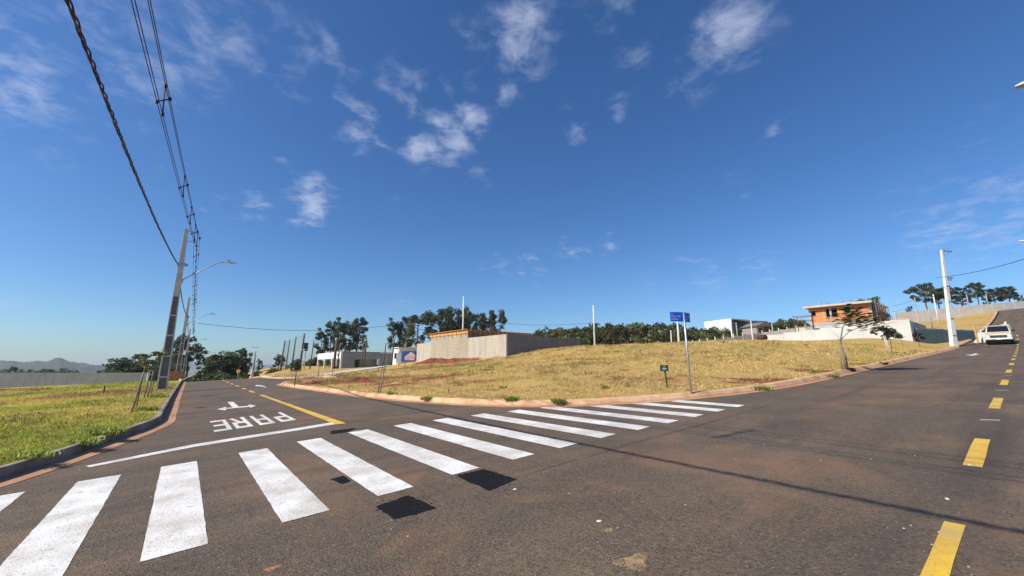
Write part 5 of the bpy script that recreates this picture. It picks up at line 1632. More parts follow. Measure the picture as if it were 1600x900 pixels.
# ---- court building, path and pad
M_WWALL = mat('white_render', (.66, .66, .62), (.74, .74, .70), .8, 5, rough=.85)
M_SHADEW = mat('shaded_render', (.26, .28, .285), (.32, .335, .335), .8, 5, rough=.85)  # white building's shaded walls, shade put into the base colour
M_DARK = mat('dark_glazing', (.015, .02, .022), rough=.12, spec=.5)
cb = pt(531, 577, 78); bs_, bt_ = st_of(cb[0], cb[1]); zb = cb[2]
e, og = site('court_building', bs_, bt_, zb, 'low flat roofed white building with a shade-toned side behind the net posts', 'building')
zt = pt(531, 549.5, 78)[2]; tl = t_at(495, bs_); sr = s_at(628, bt_)
zd = zb + (zt - zb) * .62
stbox(e, 'fascia', M_WWALL, bs_, bs_ + .3, bt_, tl, zd, zt, og)
for tt in (bt_, bt_ + (tl - bt_) * .33, bt_ + (tl - bt_) * .66, tl - .35): stbox(e, 'column', M_WWALL, bs_ + .002, bs_ + .298, tt + .001, tt + .34, zb - 1.5, zd, og)
stbox(e, 'inner_wall', M_SHADEW, bs_ + 4.0, bs_ + 4.2, bt_ + .302, tl, zb - 1.5, zd, og)
for k in range(2): stbox(e, 'window', M_DARK, bs_ + 3.95, bs_ + 3.99, bt_ + 3 + 6 * k, bt_ + 7 + 6 * k, zb + .2, zd - .4, og)
stbox(e, 'side_wall', M_SHADEW, bs_ + .302, bs_ + 2.6, bt_ + .001, bt_ + .3, zb - 1.5, zt - .05, og)
stbox(e, 'side_wall', M_SHADEW, bs_ + 2.6, bs_ + 7.5, bt_ + .001, bt_ + .3, zd, zt - .05, og)
stbox(e, 'recess_wall', mat('cream_render', (.52, .50, .43), (.58, .56, .49), .8, rough=.85), bs_ + 2.6, bs_ + 7.5, bt_ + 1.6, bt_ + 1.8, zb - 1.5, zd, og)
stbox(e, 'column', M_WWALL, bs_ + 7.2, bs_ + 7.5, bt_ - .002, bt_ + .298, zb - 1.5, zd - .001, og)
stbox(e, 'door', M_DARK, bs_ + 2.61, bs_ + 3.8, bt_ + 1.52, bt_ + 1.59, zb - .5, zd - .3, og)
stbox(e, 'side_wall', M_SHADEW, bs_ + 7.502, sr, bt_ + .001, bt_ + .3, zb - 1.5, zt - .12, og)
stbox(e, 'roof', M_CONC, bs_ + .301, sr, bt_ + .301, tl, zt - .3, zt - .15, og)
stbox(e, 'parapet_cap', mat('dark_cap', (.10, .12, .13), rough=.6), bs_ + .1, sr + .1, bt_ - .05, bt_ + .05, zt - .05 + .001, zt + .05, og)
stbox(e, 'sign_plate', mat('navy_plate', (.02, .03, .16), rough=.4), bs_ - .03, bs_ - .002, bt_ + 1.0, bt_ + 2.2, zd + .45, zd + .95, og)
stbox(e, 'chimney', M_DARK, sr - 7.2, sr - 6.8, bt_ + 2, bt_ + 2.4, zt - .2, zt + 1.0, og)

M_NET = mat('green_court_net', (.10, .22, .20), rough=.8, alpha=.22)
M_NPOST = mat('net_post_timber', (.10, .07, .055), (.17, .12, .09), 3, rough=.9)
net = []
for i, (px, yt, Y, r, lab) in enumerate([(444, 532, 66, .11, 'leftmost dark timber net post of the court'), (452, 530, 70, .09, 'second net post from the left of the court'), (461.5, 526, 64, .11, 'third net post from the left of the court'), (474.5, 521, 62, .15, 'thick net post carrying the basketball board side of the court'), (489.5, 531, 72, .10, 'lone net post left of the court building'),
                                         (526, 527, 70, .22, 'thick brown net post before the corner of the court building'), (567.5, 534, 74, .12, 'left post of the dark pair before the court building'), (572, 528, 70, .13, 'right post of the dark pair before the court building'), (602, 536, 74, .11, 'net post before the right half of the court building'), (615, 530, 72, .13, 'rightmost net post beside the billboard'), (530.5, 538, 69, .10, 'thin net post touching the thick brown one')]):
    top = pt(px, yt, Y); z0 = zg(top[0], top[1]); e = empty('net_post', (top[0], top[1], z0), 0, lab, 'post', 'timber net posts of the court')
    h = top[2] - z0; MB().tube([(-.15, 0, -.4), (0, 0, h * .5), (.12, 0, h)], [r * 1.15, r, r * .85], 8).build('post', M_NPOST, e, smooth=True)
    MB().tube([(.115, 0, h - .3), (.118, 0, h - .2)], r * 1.05, 8).build('band', M_GALV, e); net.append((top, z0))
for (a, b, lab) in [(0, 1, 'pale green court net between the two leftmost posts'), (1, 2, 'pale green court net between the second and third posts'), (2, 3, 'pale green court net left of the thick board post')]:
    (p0, z0), (p1, z1) = net[a], net[b]; o0 = Vector((p0[0], p0[1], z0)); N_ = 8; mb = MB(); vs = []
    for i in range(N_ + 1):
        u = i / N_; sg = .06 * math.sin(math.pi * u)
        for (zt_, zb_) in ((p0[2], z0),):
            x, y = p0[0] + (p1[0] - p0[0]) * u, p0[1] + (p1[1] - p0[1]) * u
            vs += [(x - o0.x, y - o0.y + sg, z0 + (z1 - z0) * u + .1 - o0.z), (x - o0.x, y - o0.y + sg, p0[2] + (p1[2] - p0[2]) * u - .1 - o0.z - sg * 2)]
    mb.add(vs, [(2 * i, 2 * i + 2, 2 * i + 3, 2 * i + 1) for i in range(N_)]); o = mb.build('court_net', M_NET); o.location = o0; tag(o, lab, 'net', 'court nets')
# hoop board
top = pt(478, 543, 61.5); z0 = zg(top[0], top[1]); e = empty('hoop_stand', (top[0], top[1], z0), .4, 'white basketball hoop stand with a dark board at the court', 'hoop'); h = top[2] - z0
MB().tube([(0, 0, -.2), (0, 0, h - .4), (-.2, 0, h)], .08, 8).build('post', M_WWALL, e, smooth=True); MB().box(-.28, .28, -.10, -.06, h - .5, h + .7).build('board', M_DARK, e); MB().tube([(-1.4, -.1, h - .3), (.0, -.1, h - .3)], .035, 6).build('arm', M_WWALL, e)
mb = MB(); mb.tube([(.0 + .23 * math.cos(a), -.33 + .23 * math.sin(a), h - .35) for a in np.linspace(0, 2 * math.pi, 14)], .02, 5); mb.build('ring', mat('hoop_orange', (.45, .10, .03), rough=.5), e)

# thin far radio mast
p0 = pt(543, 505, 200); p1 = pt(544, 470, 200); o = MB().tube([(0, 0, -14), (0, 0, 0), (.4, 0, p1[2] - p0[2])], [.22, .12, .05], 6); e = empty('radio_mast', p0, 0, 'hair thin radio mast far behind the eucalyptus of the court', 'mast'); o.build('shaft', M_GALV, e); MB().tube([(-.4, 0, 3), (.5, 0, 3)], .05, 5).build('crossarm', M_GALV, e)


def draped(name, pix, Y_or_none, material, h=.03, kind='structure', n=6):
    """thin slab laid on the ground between two edges of (px, Y)"""
    A, B = pix; V = []; m_ = len(A) - 1
    rows = []
    for i in range(len(A)):
        a = np.array(A[i]); b = np.array(B[i]); row = []
        for k in range(n + 1):
            q = a + (b - a) * k / n; row.append((q[0], q[1], zg(q[0], q[1]) + h))
        rows.append(row)
    V = [p for r_ in rows for p in r_]; F = []
    for i in range(len(rows) - 1):
        for k in range(n): F.append((i * (n + 1) + k, i * (n + 1) + k + 1, (i + 1) * (n + 1) + k + 1, (i + 1) * (n + 1) + k))
    o = mesh_np(name, V, F, material); o['kind'] = kind; return o
def xyY(px, Y): return (pt(px, 580, Y)[0], Y)
# concrete apron beside the side road and path up to the court
ap = [xy_of(a, b) for (a, b) in ((6.9, 57), (6.6, 50), (6.7, 46), (7.5, 43.4), (8.6, 41.9), (9.9, 41.3))]; ap2 = [xy_of(a, b) for (a, b) in ((7.1, 57), (7.9, 53), (9.4, 50), (11.5, 48.5), (13.2, 47), (14, 45))]
draped('pavement', (ap, ap2), None, M_CONC, .05)
pa = [xyY(a, b) for (a, b) in ((470, 47.5), (500, 51), (530, 54), (560, 58), (585, 61), (608, 66))]; pb = [xyY(a, b) for (a, b) in ((470, 50), (500, 54), (530, 57.5), (560, 62), (585, 66), (608, 70))]
draped('path', (pa, pb), None, M_CONC, .06)

# billboard
p = pt(637, 568, 62); z0 = zg(p[0], p[1]); zt = pt(637, 548.5, 62)[2]
e = empty('billboard', (p[0], p[1], z0), R(8), 'blue and pink printed billboard on posts left of the grey house', 'billboard')
hb = zt - z0
MB().box(-.95, 1.25, -.04, .04, .55, hb).build('panel', mat('billboard_blue', (.03, .045, .20), (.08, .15, .42), .9, 3, rough=.5), e); MB().box(-1.7, -.98, -.03, .05, .3, hb - .3).build('side_panel', mat('pale_panel', (.34, .38, .46), (.55, .58, .64), 2, rough=.6), e)
vs = [(-.45, .75), (1.0, .72), (1.05, 1.5), (.75, 1.75), (.62, hb - .25), (.3, hb - .12), (.05, hb - .45), (-.1, 1.6), (-.5, 1.2)]
MB().add([(x, -.043, z) for x, z in vs], [tuple(range(len(vs)))]).build('printed_figure', mat('figure_print', (.52, .30, .30), (.78, .62, .60), 1.5, 4, rough=.5), e)
for x in (-1.3, -.4, .9): MB().box(x - .05, x + .05, .05, .15, -.4, hb - .1).build('post', M_WOOD, e)
o0 = pt(628, 560, 74); e = empty('site_cabin', (o0[0], o0[1], zg(o0[0], o0[1])), FRAME_RZ, 'small white cabin behind the billboard', 'cabin'); hc = pt(628, 543, 74)[2] - zg(o0[0], o0[1])
MB().box(-1.2, 2.2, -1.5, 1.5, -.3, hc - .15).build('wall', M_WWALL, e); MB().box(-1.4, 2.4, -1.7, 1.7, hc - .15 + .002, hc).build('roof', M_WWALL, e); MB().box(-1.22, -1.202, -.5, .5, .9, 1.9).build('window', M_DARK, e)

# ---- grey wall far left (corrugated site hoarding panels)
wl = empty('hoarding_wall', (-95, 92, -1.6), 0, 'long plain grey wall across the far side of the left lot', 'wall')
M_HOARD = mat('grey_panel', (.125, .13, .135), (.165, .17, .172), .6, 5, rough=.7)
x0 = pt(-260, 583, 92)[0]; x1 = pt(231, 583, 92)[0]; zt = pt(100, 582.2, 92)[2]; n = 44
for k in range(n):
    a = x0 + (x1 - x0) * k / n; b = x0 + (x1 - x0) * (k + 1) / n - .02
    MB().box(a + 95, b + 95, -.05 + .004 * (k % 2), .05, -3, zt + 1.6 + random.uniform(-.02, .02)).build('panel', M_HOARD, wl)
MB().box(x1 + 95 - .02, x1 + 95 + .16, -.1, .1, -3, zt + 1.66).build('end_post', M_CONC, wl)

# ---- boundary wall and unfinished orange house on the right
M_PALE = mat('pale_render_wall', (.50, .49, .46), (.60, .59, .56), .5, 6, rough=.88, bump=.1, bscale=12)
M_ORANGE = block_material('orange_clay_block', (.60, .215, .085), (.66, .255, .11), (.47, .24, .14), .3, .2, (.52, .24, .13), .014)
WS = 73.0
tr = t_at(1434, WS); tl = t_at(1203, WS)
e, og = site('boundary_wall', WS, tr, float(zg(*xy_of(WS, tr))), 'pale rendered boundary wall below the unfinished orange house', 'wall')
n = 7
for k in range(n):
    a = tr + (tl - tr) * k / n; b = tr + (tl - tr) * (k + 1) / n
    px = 1434 + (1203 - 1434) * (k + .5) / n; yt = 500.5 + (523 - 500.5) * (k) / (n - 1)
    x, y = xy_of(WS, (a + b) / 2); zt = pt(px, yt, y)[2]
    stbox(e, 'wall_panel', M_PALE, WS, WS + .15, a + .12, b - .004, og[2] - 2.0, zt, og)
    stbox(e, 'wall_post', M_PALE, WS - .04, WS + .19, a, a + .118, og[2] - 2.0, zt + .06, og)
    if k < 2: stbox(e, 'tile_row', mat('clay_coping', (.55, .27, .17), (.62, .36, .26), 3, rough=.85), WS + .02, WS + .13, a + .13, b - .01, zt + .001, zt + .14, og)
stbox(e, 'return_wall', M_PALE, WS + .152, WS + 12, tr - .0, tr + .15, og[2] - 1.5, pt(1434, 500.5, xy_of(WS, tr)[1])[2], og)

HS = 78.0
t0 = t_at(1377, HS); t1 = t_at(1275, HS); Yr_ = xy_of(HS, t0)[1]; zroof = pt(1377, 470.5, Yr_)[2]
z2 = zroof - 2.75; zgd = float(zg(*xy_of(HS, t0))) - 1.0
e, og = site('unfinished_house', HS, t0, zgd, 'unfinished two storey orange block house with dark openings and a bare roof slab', 'house')
DEP = 9.0
def panel(s0, s1, a, b, z0, z1, m=M_ORANGE, nm='infill_panel'): return stbox(e, nm, m, s0, s1, a, b, z0, z1, og)
FR = mat('frame_concrete', (.36, .34, .31), (.46, .44, .41), 1.5, 6, rough=.9)
Wd = t1 - t0
cols_t = [t0, t0 + Wd * .62, t1 - .25]
for tt in cols_t: panel(HS - .01, HS + .22, tt, tt + .25, zgd, zroof - .25, FR, 'column')
# upper storey infill around the openings: (from left in the picture = large t)
def up(u): return t1 - u * Wd          # u = 0 at the left edge of the facade
zz0, zz1 = z2 + .1, zroof - .25
op = [(.03, .115, .48, .80), (.29, .47, .33, .88), (.585, .68, .55, .90)]        # openings (u0, u1, v0, v1)
edges = [.0]
last = 0.028
Hh = zz1 - zz0
for (u0, u1, v0, v1) in op:
    panel(HS + .02, HS + .18, up(u0) + .002, up(last) - .001, zz0, zz1 - .002) if u0 - last > .01 else None
    panel(HS + .02, HS + .18, up(u1), up(u0), zz0, zz0 + v0 * Hh); panel(HS + .02, HS + .18, up(u1), up(u0), zz0 + v1 * Hh, zz1 - .002)
    panel(HS - .02, HS + .2, up(u1) - .08, up(u0) + .08, zz0 + v1 * Hh + .001, zz0 + v1 * Hh + .14, FR, 'lintel')
    panel(HS - .03, HS + .22, up(u1) - .05, up(u0) + .05, zz0 + v0 * Hh - .06, zz0 + v0 * Hh - .001, FR, 'sill')
    last = u1
panel(HS + .02, HS + .18, t0 + .251, up(last), zz0, zz1 - .002)
for u in (.25, .49): panel(HS + .005, HS + .019, up(u) - .12, up(u) + .12, zz0, zz1 - .3, mat('raw_yellow_timber', (.50, .27, .07), (.60, .35, .11), 3, rough=.8), 'shutter_board')
panel(HS - .02, HS + .25, t0 - .02, t1 + .02, z2 - .25, z2 + .1 - .001, FR, 'floor_beam')
lo = mat('grey_block_lower', (.40, .40, .385), (.47, .47, .45), 1.2, 6, rough=.9)
panel(HS + .02, HS + .18, t0 + .251, t1, zgd, z2 - 1.25, lo, 'lower_wall')
ow = [(.06, .15), (.165, .26), (.33, .42), (.50, .60)]; last = 0.0
for (a, b) in ow:
    panel(HS + .02, HS + .18, up(a), up(last) - .001, z2 - 1.249, z2 - .251, lo, 'lower_wall'); panel(HS + .02, HS + .18, up(b), up(a) - .001, z2 - .75, z2 - .251, lo, 'lower_wall'); last = b
panel(HS + .02, HS + .18, t0 + .251, up(last) - .001, z2 - 1.249, z2 - .251, lo, 'lower_wall')
# flank towards the road: open frame, dark inside
panel(HS + .221, HS + DEP, t0 + .02, t0 + .18, zgd, z2 - .26, lo, 'flank_wall')
for k in range(4): panel(HS + 2.0 + 2.2 * k, HS + 2.22 + 2.2 * k, t0 - .01, t0 + .24, zgd, zroof - .251, FR, 'column')
panel(HS + .23, HS + 1.98, t0 + .02, t0 + .18, zz0, zz0 + 1.0); panel(HS + 4.5, HS + DEP, t0 + .02, t0 + .18, zz0, zz1 - .01)
panel(HS + DEP, HS + DEP + .18, t0, t1, zgd, zroof - .26, M_ORANGE, 'back_wall'); panel(HS + .3, HS + DEP, t1 - .17, t1 - .01, zgd, zroof - .26, M_ORANGE, 'far_flank')
panel(HS + .26, HS + DEP - .01, t0 + .2, t1 - .2, z2 - .2, z2, FR, 'floor_slab')
panel(HS - .75, HS + DEP + .4, t0 - .25, t1 + .45, zroof - .249, zroof - .06, FR, 'roof_slab')
panel(HS - .80, HS - .755, t0 - .25, t1 + .5, zroof - .27, zroof + .03, mat('pale_fascia', (.50, .40, .29), (.60, .50, .38), 2, rough=.85), 'fascia_board')
for k in range(26):
    s_ = HS + random.uniform(0, DEP); t_ = random.uniform(t0 + .2, t1); hh2 = random.uniform(.4, 1.1)
    MB().tube([(s_ - og[0], t_ - og[1], zroof - og[2] - .08), (s_ - og[0] + random.uniform(-.08, .08), t_ - og[1], zroof - og[2] + hh2)], .022, 5).build('rebar', M_REBAR, e)
for k in range(7):
    s_ = HS - .3 + k * 1.35; MB().tube([(s_ - og[0], t0 - .6 - og[1], 0), (s_ - og[0] + random.uniform(-.2, .2), t0 - .55 - og[1], zroof - zgd + random.uniform(-.4, .3))], .045, 6).build('scaffold_pole', M_WOOD, e)
for zq in (1.6, 3.4, 5.0): MB().box(-.5, 8.4, t0 - .75 - og[1], t0 - .45 - og[1], zq, zq + .05).build('scaffold_board', M_WOOD, e)
# scaffold frame left of the house
q = pt(1257, 505, 66); e = empty('scaffold_frame', (q[0], q[1], zg(q[0], q[1])), FRAME_RZ, 'dark scaffold frame standing left of the orange house', 'scaffold'); hq = pt(1257, 489, 66)[2] - zg(q[0], q[1])
for (x, y) in ((0, -1.1), (0, 1.4), (1.5, -1.1), (1.5, 1.4)): MB().tube([(x, y, -.3), (x, y, hq * (1 if y < 0 else .93))], .05, 6).build('upright', M_REBAR, e)
for z in (hq * .55, hq * .75, hq * .9):
    mb = MB(); mb.tube([(0, -1.3, z), (0, 1.6, z)], .04, 5); mb.tube([(1.5, -1.3, z), (1.5, 1.6, z)], .04, 5); mb.tube([(0, -1.1, z), (1.5, -1.1, z)], .04, 5); mb.build('ledger', M_REBAR, e)

# stepped concrete panel wall behind the field crest
e = None
segs = [(1064, 535.5, 78), (1082, 534, 79), (1093, 532, 80), (1105, 530.5, 81), (1117, 528.5, 82), (1130, 526.5, 83), (1146, 524, 84), (1160, 522, 85), (1176, 520.5, 86), (1190, 518.5, 87), (1202, 517, 87), (1216, 514.5, 87), (1229, 513, 87), (1243, 511, 87), (1258, 509.5, 86), (1276, 508.5, 86)]
q = on(1064, 78); e = empty('stepped_wall', q, 0, 'long concrete panel wall stepping up behind the dry field', 'wall')
M_PANEL = mat('precast_panel', (.52, .48, .42), (.62, .58, .52), .7, 5, rough=.88)
for k in range(len(segs) - 1):
    (a, ya, Ya), (b, yb, Yb) = segs[k], segs[k + 1]; pa_, pb_ = pt(a, ya, Ya), pt(b, ya, Yb); ztp = pa_[2] - .05
    d = Vector((pb_[0] - pa_[0], pb_[1] - pa_[1], 0)); ln = d.length; d.normalize(); nn = Vector((-d.y, d.x, 0)); o0 = Vector((pa_[0], pa_[1], 0)) - Vector((q[0], q[1], 0))
    def bar(u0, u1, w, z0, z1, nm, m):
        P = [o0 + d * u0 - nn * w, o0 + d * u1 - nn * w, o0 + d * u1 + nn * w, o0 + d * u0 + nn * w]
        return MB().prism([(p_.x, p_.y) for p_ in P], z0 - q[2], z1 - q[2]).build(nm, m, e)
    bar(.16, ln - .01, .05, ztp - 3.5, ztp, 'wall_panel', M_PANEL); bar(0, .15, .09, ztp - 3.5, ztp + .35, 'wall_post', M_PANEL)
# clay bank in front of it and a dark bale
q = on(1196, 55); o = MB().tube([(-.5, 0, .28), (-.48, 0, .3), (.5, .1, .3), (.52, .1, .28)], [.2, .42, .42, .2], 12).build('pipe_section', mat('rusty_pipe', (.06, .035, .025), (.12, .07, .05), 5, rough=.8), None, smooth=True); o.location = q; o.location.z += .3; tag(o, 'dark brown drum lying at the left end of the boundary wall', 'drum')

# white warehouse and small house on the wooded hill
M_WHSE = mat('white_sheet_metal', (.70, .72, .74), (.78, .80, .82), .4, 4, rough=.5)
a = pt(1143, 506, 128); b = pt(1101, 510, 138); zt_ = pt(1143, 497.5, 128)[2]
e = empty('warehouse', (a[0], a[1], a[2] - 6), math.atan2(b[1] - a[1], b[0] - a[0]), 'white box shaped warehouse above the trees with a dark sagging roof to its right', 'warehouse')
ln = math.hypot(b[0] - a[0], b[1] - a[1]); hz = zt_ - (a[2] - 6)
MB().box(0, ln, -.2, .0, 0, hz).build('front_wall', M_WHSE, e)
for k in range(1, 8): MB().box(ln * k / 8, ln * k / 8 + .06, .002, .05, .2, hz - .1).build('wall_seam', M_WHSE, e)
MB().box(0, ln, -16, -.202, 0, hz - .3).build('hall', mat('grey_roofing', (.16, .17, .18), (.22, .23, .24), .6, rough=.7), e)
MB().add([(-.02, .0, hz), (-.02, -6, hz - .1), (-7, -4, hz - 1.6), (-7, 0, hz - 1.6), (-.02, 0, hz - .2), (-.02, -6, hz - .3), (-7, -4, hz - 1.8), (-7, 0, hz - 1.8)], BOXF).build('canopy', mat('dark_netting', (.10, .11, .13), (.14, .15, .17), 2, rough=.9), e)
def house_far(px, ytop, Y, w, h, label, wallc):
    p = pt(px, ytop, Y); e = empty('house', (p[0], p[1], p[2] - h - 1.2), .2, label, 'house', 'far houses among the trees'); wm = mat('wall_' + label[:12].replace(' ', '_'), wallc, tuple(c * 1.1 for c in wallc), 2, rough=.85)
    MB().box(-w / 2, w / 2, -2.5, 2.5, -6, h).build('wall', wm, e)
    MB().add([(-w / 2 - .4, -3, h), (w / 2 + .4, -3, h), (w / 2 + .4, 3, h), (-w / 2 - .4, 3, h), (-.1, -3, h + 1.2), (.1, -3, h + 1.2), (.1, 3, h + 1.2), (-.1, 3, h + 1.2)], BOXF).build('roof', mat('far_roof', (.16, .12, .10), (.22, .17, .14), 2, rough=.85), e)
    for x in (-w * .25, w * .25): MB().box(x - .5, x + .5, -2.52, -2.501, h - 1.6, h - .5).build('window', M_DARK, e)
house_far(1181, 504.5, 110, 4.6, 2.2, 'small gabled house with a grey roof left of the orange house', (.30, .27, .24))
for (px, yt, Y, w, h, lab) in [(1021, 517.5, 119, 2.6, .8, 'white house front peeping out of the wood above the field'), (1036, 515.5, 121, 1.8, .5, 'second pale roof edge in the wood right of the white house front')]:
    p = pt(px, yt, Y); e = empty('house', (p[0], p[1], p[2] - h), .2, lab, 'house', 'far houses among the trees')
    MB().box(-w / 2, w / 2, -.5, 3, -1.2, h - .15).build('wall', M_WWALL, e); MB().box(-w / 2 - .2, w / 2 + .2, -.7, 3.2, h - .149, h).build('roof', M_CONC, e); MB().box(-.3, .2, -.52, -.501, h - .7, h - .3).build('window', M_DARK, e)

# ---- green metal hoarding, gate and post at the main road
M_GMET = mat('green_sheet_metal', (.15, .225, .215), (.20, .27, .255), 1.2, 5, rough=.45, metal=.3)
hd0 = pt(1437, 533, 53.5); hd1 = pt(1527, 537, 60)
e = empty('metal_hoarding', (hd0[0], hd0[1], zg(hd0[0], hd0[1])), math.atan2(hd1[1] - hd0[1], hd1[0] - hd0[0]), 'dark green sheet metal hoarding behind the big white pole', 'hoarding')
ln = math.hypot(hd1[0] - hd0[0], hd1[1] - hd0[1]); n = 14; zb = zg(hd0[0], hd0[1]); z1 = zg(hd1[0], hd1[1])
for k in range(n):
    u = (k + .5) / n; px = 1437 + 90 * u; Yk = 53.5 + 6.5 * u; zt_ = pt(px, 513 + 3.0 * u, Yk)[2] - zb; zl = (z1 - zb) * u - .4
    a = ln * k / n; b = ln * (k + 1) / n - .015
    mb = MB(); m_ = 8
    prof = [(a + (b - a) * i / m_, .025 * (1 if (i // 1) % 2 else -1)) for i in range(m_ + 1)]
    pl = prof + [(x, y - .008) for x, y in reversed(prof)]
    mb.prism(pl[::-1], zl, zt_ + random.uniform(-.05, .05)); mb.build('sheet', M_GMET, e)
    if k % 3 == 0: MB().box(a - .04, a + .04, .04, .12, zl - .2, zt_ + .1).build('post', M_WOOD, e)
q = pt(1529, 540, 54); e = empty('gate_post', (q[0], q[1], zg(q[0], q[1])), .5, 'orange timber gate post leaning at the end of the metal hoarding', 'post'); hq = pt(1527, 509, 54)[2] - zg(q[0], q[1])
MB().taper(.22, .18, .17, .14, -.3, hq).build('post', M_PLY, e, bevel=.01).rotation_euler = (0, R(-4), 0)
for z in (.6, 1.4): MB().box(-.14, .12, -.12, -.09, z, z + .12).build('hinge', M_GALV, e)
q = pt(1534, 538, 55); e = empty('metal_gate', (q[0], q[1], zg(q[0], q[1])), R(38), 'weathered grey gate leaf standing open left of the pickup', 'gate'); hq = pt(1537, 513, 55)[2] - zg(q[0], q[1])
mb = MB()
for k in range(9):
    a = k * .26; MB().box(a, a + .24, -.02, .02, .05, hq + random.uniform(-.06, .06)).build('board', mat('bleached_board', (.36, .37, .31), (.52, .50, .44), 3, 6, rough=.9), e)
for z in (.4, hq - .5): MB().box(0, 2.3, .021, .07, z, z + .1).build('rail', M_WOOD, e)

o = mound(1537, 536, 55, .8, .8, 1.7, 'pale tarpaulin covered heap between the gate post and the pickup', 9)
o.name = 'tarpaulin_heap'; o.data.materials[0] = mat('pale_tarpaulin', (.50, .47, .38), (.66, .63, .55), 2.0, 6, rough=.7, bump=.4, bscale=4); o['category'] = 'heap'; del o['group']
# ridge wall, kerb and verge posts at the top of the main road
segs = [(1398, 489, 96), (1415, 487.5, 96), (1432, 485.5, 96), (1448, 484, 96), (1464, 482.5, 96), (1481, 481, 96), (1498, 479, 96), (1515, 477.5, 96), (1533, 476, 96), (1550, 474.5, 96), (1568, 473, 96), (1585, 471.5, 96), (1603, 470, 96), (1625, 468, 96), (1650, 466, 96), (1680, 464, 96)]
q = np.array([*pt(1398, 489, 96)]); e = empty('ridge_wall', (q[0], q[1], q[2] - 3), 0, 'long pale concrete panel wall along the ridge above the main road', 'wall'); zb = q[2] - 3
for k in range(len(segs) - 1):
    (a, ya, Ya), (b, yb, Yb) = segs[k], segs[k + 1]; pa_, pb_ = pt(a, ya, Ya), pt(b, yb, Yb)
    def wb(x0, x1, z0, z1, zt0, zt1, w, nm):
        return MB().add([(x0 - q[0], -w, z0 - zb), (x1 - q[0], -w, z1 - zb), (x1 - q[0], w, z1 - zb), (x0 - q[0], w, z0 - zb), (x0 - q[0], -w, zt0 - zb), (x1 - q[0], -w, zt1 - zb), (x1 - q[0], w, zt1 - zb), (x0 - q[0], w, zt0 - zb)], BOXF).build(nm, M_PANEL, e)
    wb(pa_[0] + .08, pb_[0] - .08, pa_[2] - 5, pb_[2] - 5, pa_[2], pb_[2], .06, 'wall_panel'); wb(pa_[0] - .079, pa_[0] + .079, pa_[2] - 5, pa_[2] - 5, pa_[2] + .06, pa_[2] + .06, .1, 'wall_post')

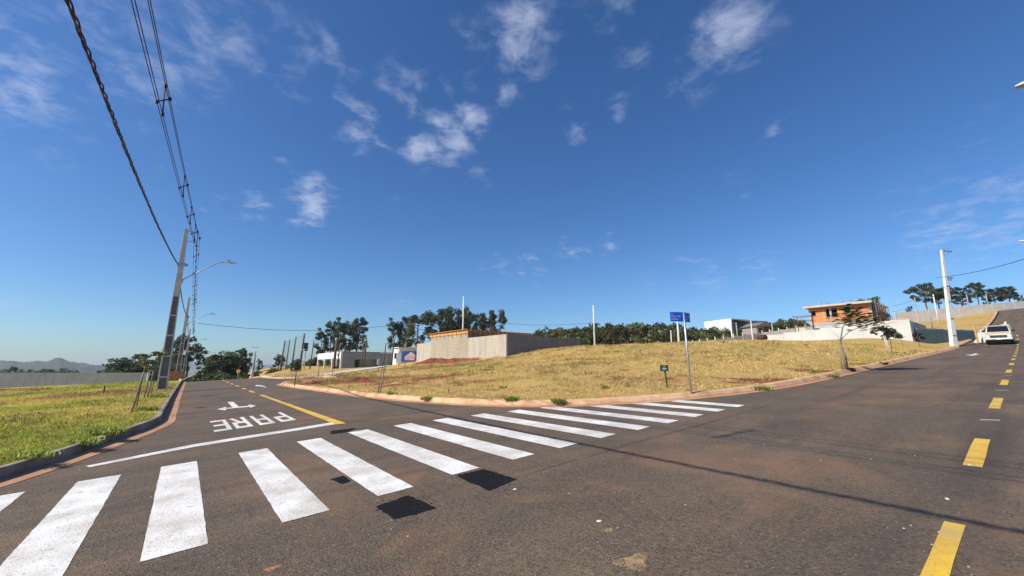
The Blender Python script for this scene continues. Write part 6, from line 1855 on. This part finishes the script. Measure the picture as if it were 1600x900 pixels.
# ------------------------------------------------------------------ pickup parked on the main road, nose towards the viewer
def pickup(loc, rz, label):
    e = empty('pickup_truck', loc, rz, label, 'pickup')
    BODY = mat('cream_car_paint', (.52, .45, .33), (.60, .53, .41), 2, rough=.35, spec=.5)
    GL = mat('car_glass', (.012, .014, .018), rough=.06, spec=.6); CH = mat('chrome', (.62, .63, .65), rough=.2, metal=.9)
    w = .92
    def sec(x, hw, z0, z1, sh): return [(x, -hw, z0), (x, -hw * 1.0, z0 + (z1 - z0) * .55), (x, -hw * sh, z1), (x, hw * sh, z1), (x, hw, z0 + (z1 - z0) * .55), (x, hw, z0)]
    # body: x forward is the nose (negative x)
    b = MB().loft([sec(-2.45, w * .93, .55, 1.02, .90), sec(-2.30, w, .50, 1.10, .90), sec(-1.15, w, .48, 1.20, .92), sec(-.95, w, .46, 1.22, .95), sec(2.55, w, .46, 1.18, .97), sec(2.62, w * .98, .52, 1.16, .96)]).build('body', BODY, e, bevel=.035)
    cab = MB().loft([sec(-1.12, w * .93, 1.19, 1.21, .98), sec(-.42, w * .90, 1.19, 1.80, .84), sec(.35, w * .90, 1.19, 1.84, .84), sec(.98, w * .92, 1.17, 1.22, .98)]).build('cab', BODY, e, bevel=.03)
    MB().add([(-1.10, -.74, 1.235), (-1.10, .74, 1.235), (-.47, .66, 1.775), (-.47, -.66, 1.775)], [(0, 3, 2, 1)]).build('windscreen', GL, cab)
    for sg in (1, -1): MB().add([(-.80, sg * .87, 1.26), (.55, sg * .87, 1.26), (.28, sg * .795, 1.70), (-.40, sg * .795, 1.70)], [(0, 1, 2, 3) if sg < 0 else (3, 2, 1, 0)]).build('side_window', GL, cab)
    can = MB().loft([sec(1.02, w * .95, 1.185, 1.80, .90), sec(2.55, w * .95, 1.175, 1.78, .90)]).build('canopy', BODY, e, bevel=.04)
    MB().box(-2.50, -2.455, -.55, .55, .72, .94).build('grille', M_BLACK, e)
    for z in (.78, .87): MB().box(-2.512, -2.501, -.53, .53, z, z + .02).build('grille_bar', CH, e)
    for sg in (1, -1):
        MB().box(-2.475, -2.43, sg * .70 - .13, sg * .70 + .13, .76, .94).build('headlight', mat('headlight_glass', (.72, .73, .74), rough=.1), e, bevel=.02)
        MB().box(-.85, -.72, sg * 1.0 - .11, sg * 1.0 + .11, 1.22, 1.40).build('mirror', M_BLACK, e, bevel=.03)
        for x in (-1.62, 1.55):
            wh = empty('wheel', (x, sg * .80, .36)); wh.parent = e
            for k in ('label', 'category'):
                if k in wh: del wh[k]
            MB().tube([(0, -.11, 0), (0, -.10, 0), (0, .10, 0), (0, .11, 0)], [.27, .36, .36, .27], 20).build('tyre', M_BLACK, wh, smooth=False)
            MB().tube([(0, -.118, 0), (0, .118, 0)], .2, 14).build('rim', CH, wh)
            MB().tube([(x, sg * .932, .0), (x, sg * .932, .0001)], .01, 4)
    MB().box(-2.58, -2.42, -.90, .90, .48, .66).build('bumper', CH, e, bevel=.03)
    MB().box(-2.40, 2.5, -.72, .72, .28, .47).build('chassis', M_BLACK, e)
    MB().box(-2.59, -2.581, -.2, .2, .52, .63).build('number_plate', mat('plate_grey', (.55, .56, .58), rough=.5), e)
    return e


q = pt(1564, 537, 51.0); s0, t0_ = st_of(q[0], q[1]); x, y = xy_of(s0, t0_)
zc = zg(x, y); sl = math.atan2(float(S(s0 + 1.5) - S(s0 - 1.5)), 3.0)
tk = pickup((x, y, zc), 0, 'cream pickup with a canopy parked on the uphill road facing the viewer')
tk.scale = (1.2, 1.2, 1.22)
tk.rotation_euler = (Matrix.Rotation(FRAME_RZ + .0137, 3, 'Z') @ Matrix.Rotation(-sl, 3, 'Y')).to_euler()

# ------------------------------------------------------------------ haze over the far land
hz_ = MB().box(-3200, 3200, -600, 6600, -75, 46).build('haze', bpy.data.materials.new('haze_air'))
hm = hz_.data.materials[0]; hm.use_nodes = True; N, K = nodes_of(hm); N.remove(N['Principled BSDF'])
pv = N.new('ShaderNodeVolumePrincipled'); pv.inputs['Color'].default_value = (.80, .88, 1, 1); pv.inputs['Density'].default_value = .00016; pv.inputs['Anisotropy'].default_value = .25
K.new(pv.outputs[0], N['Material Output'].inputs['Volume']); hz_['kind'] = 'stuff'
tag(hz_, 'thin blue haze in the air over the far hills', 'haze')
hz_.display_type = 'WIRE'
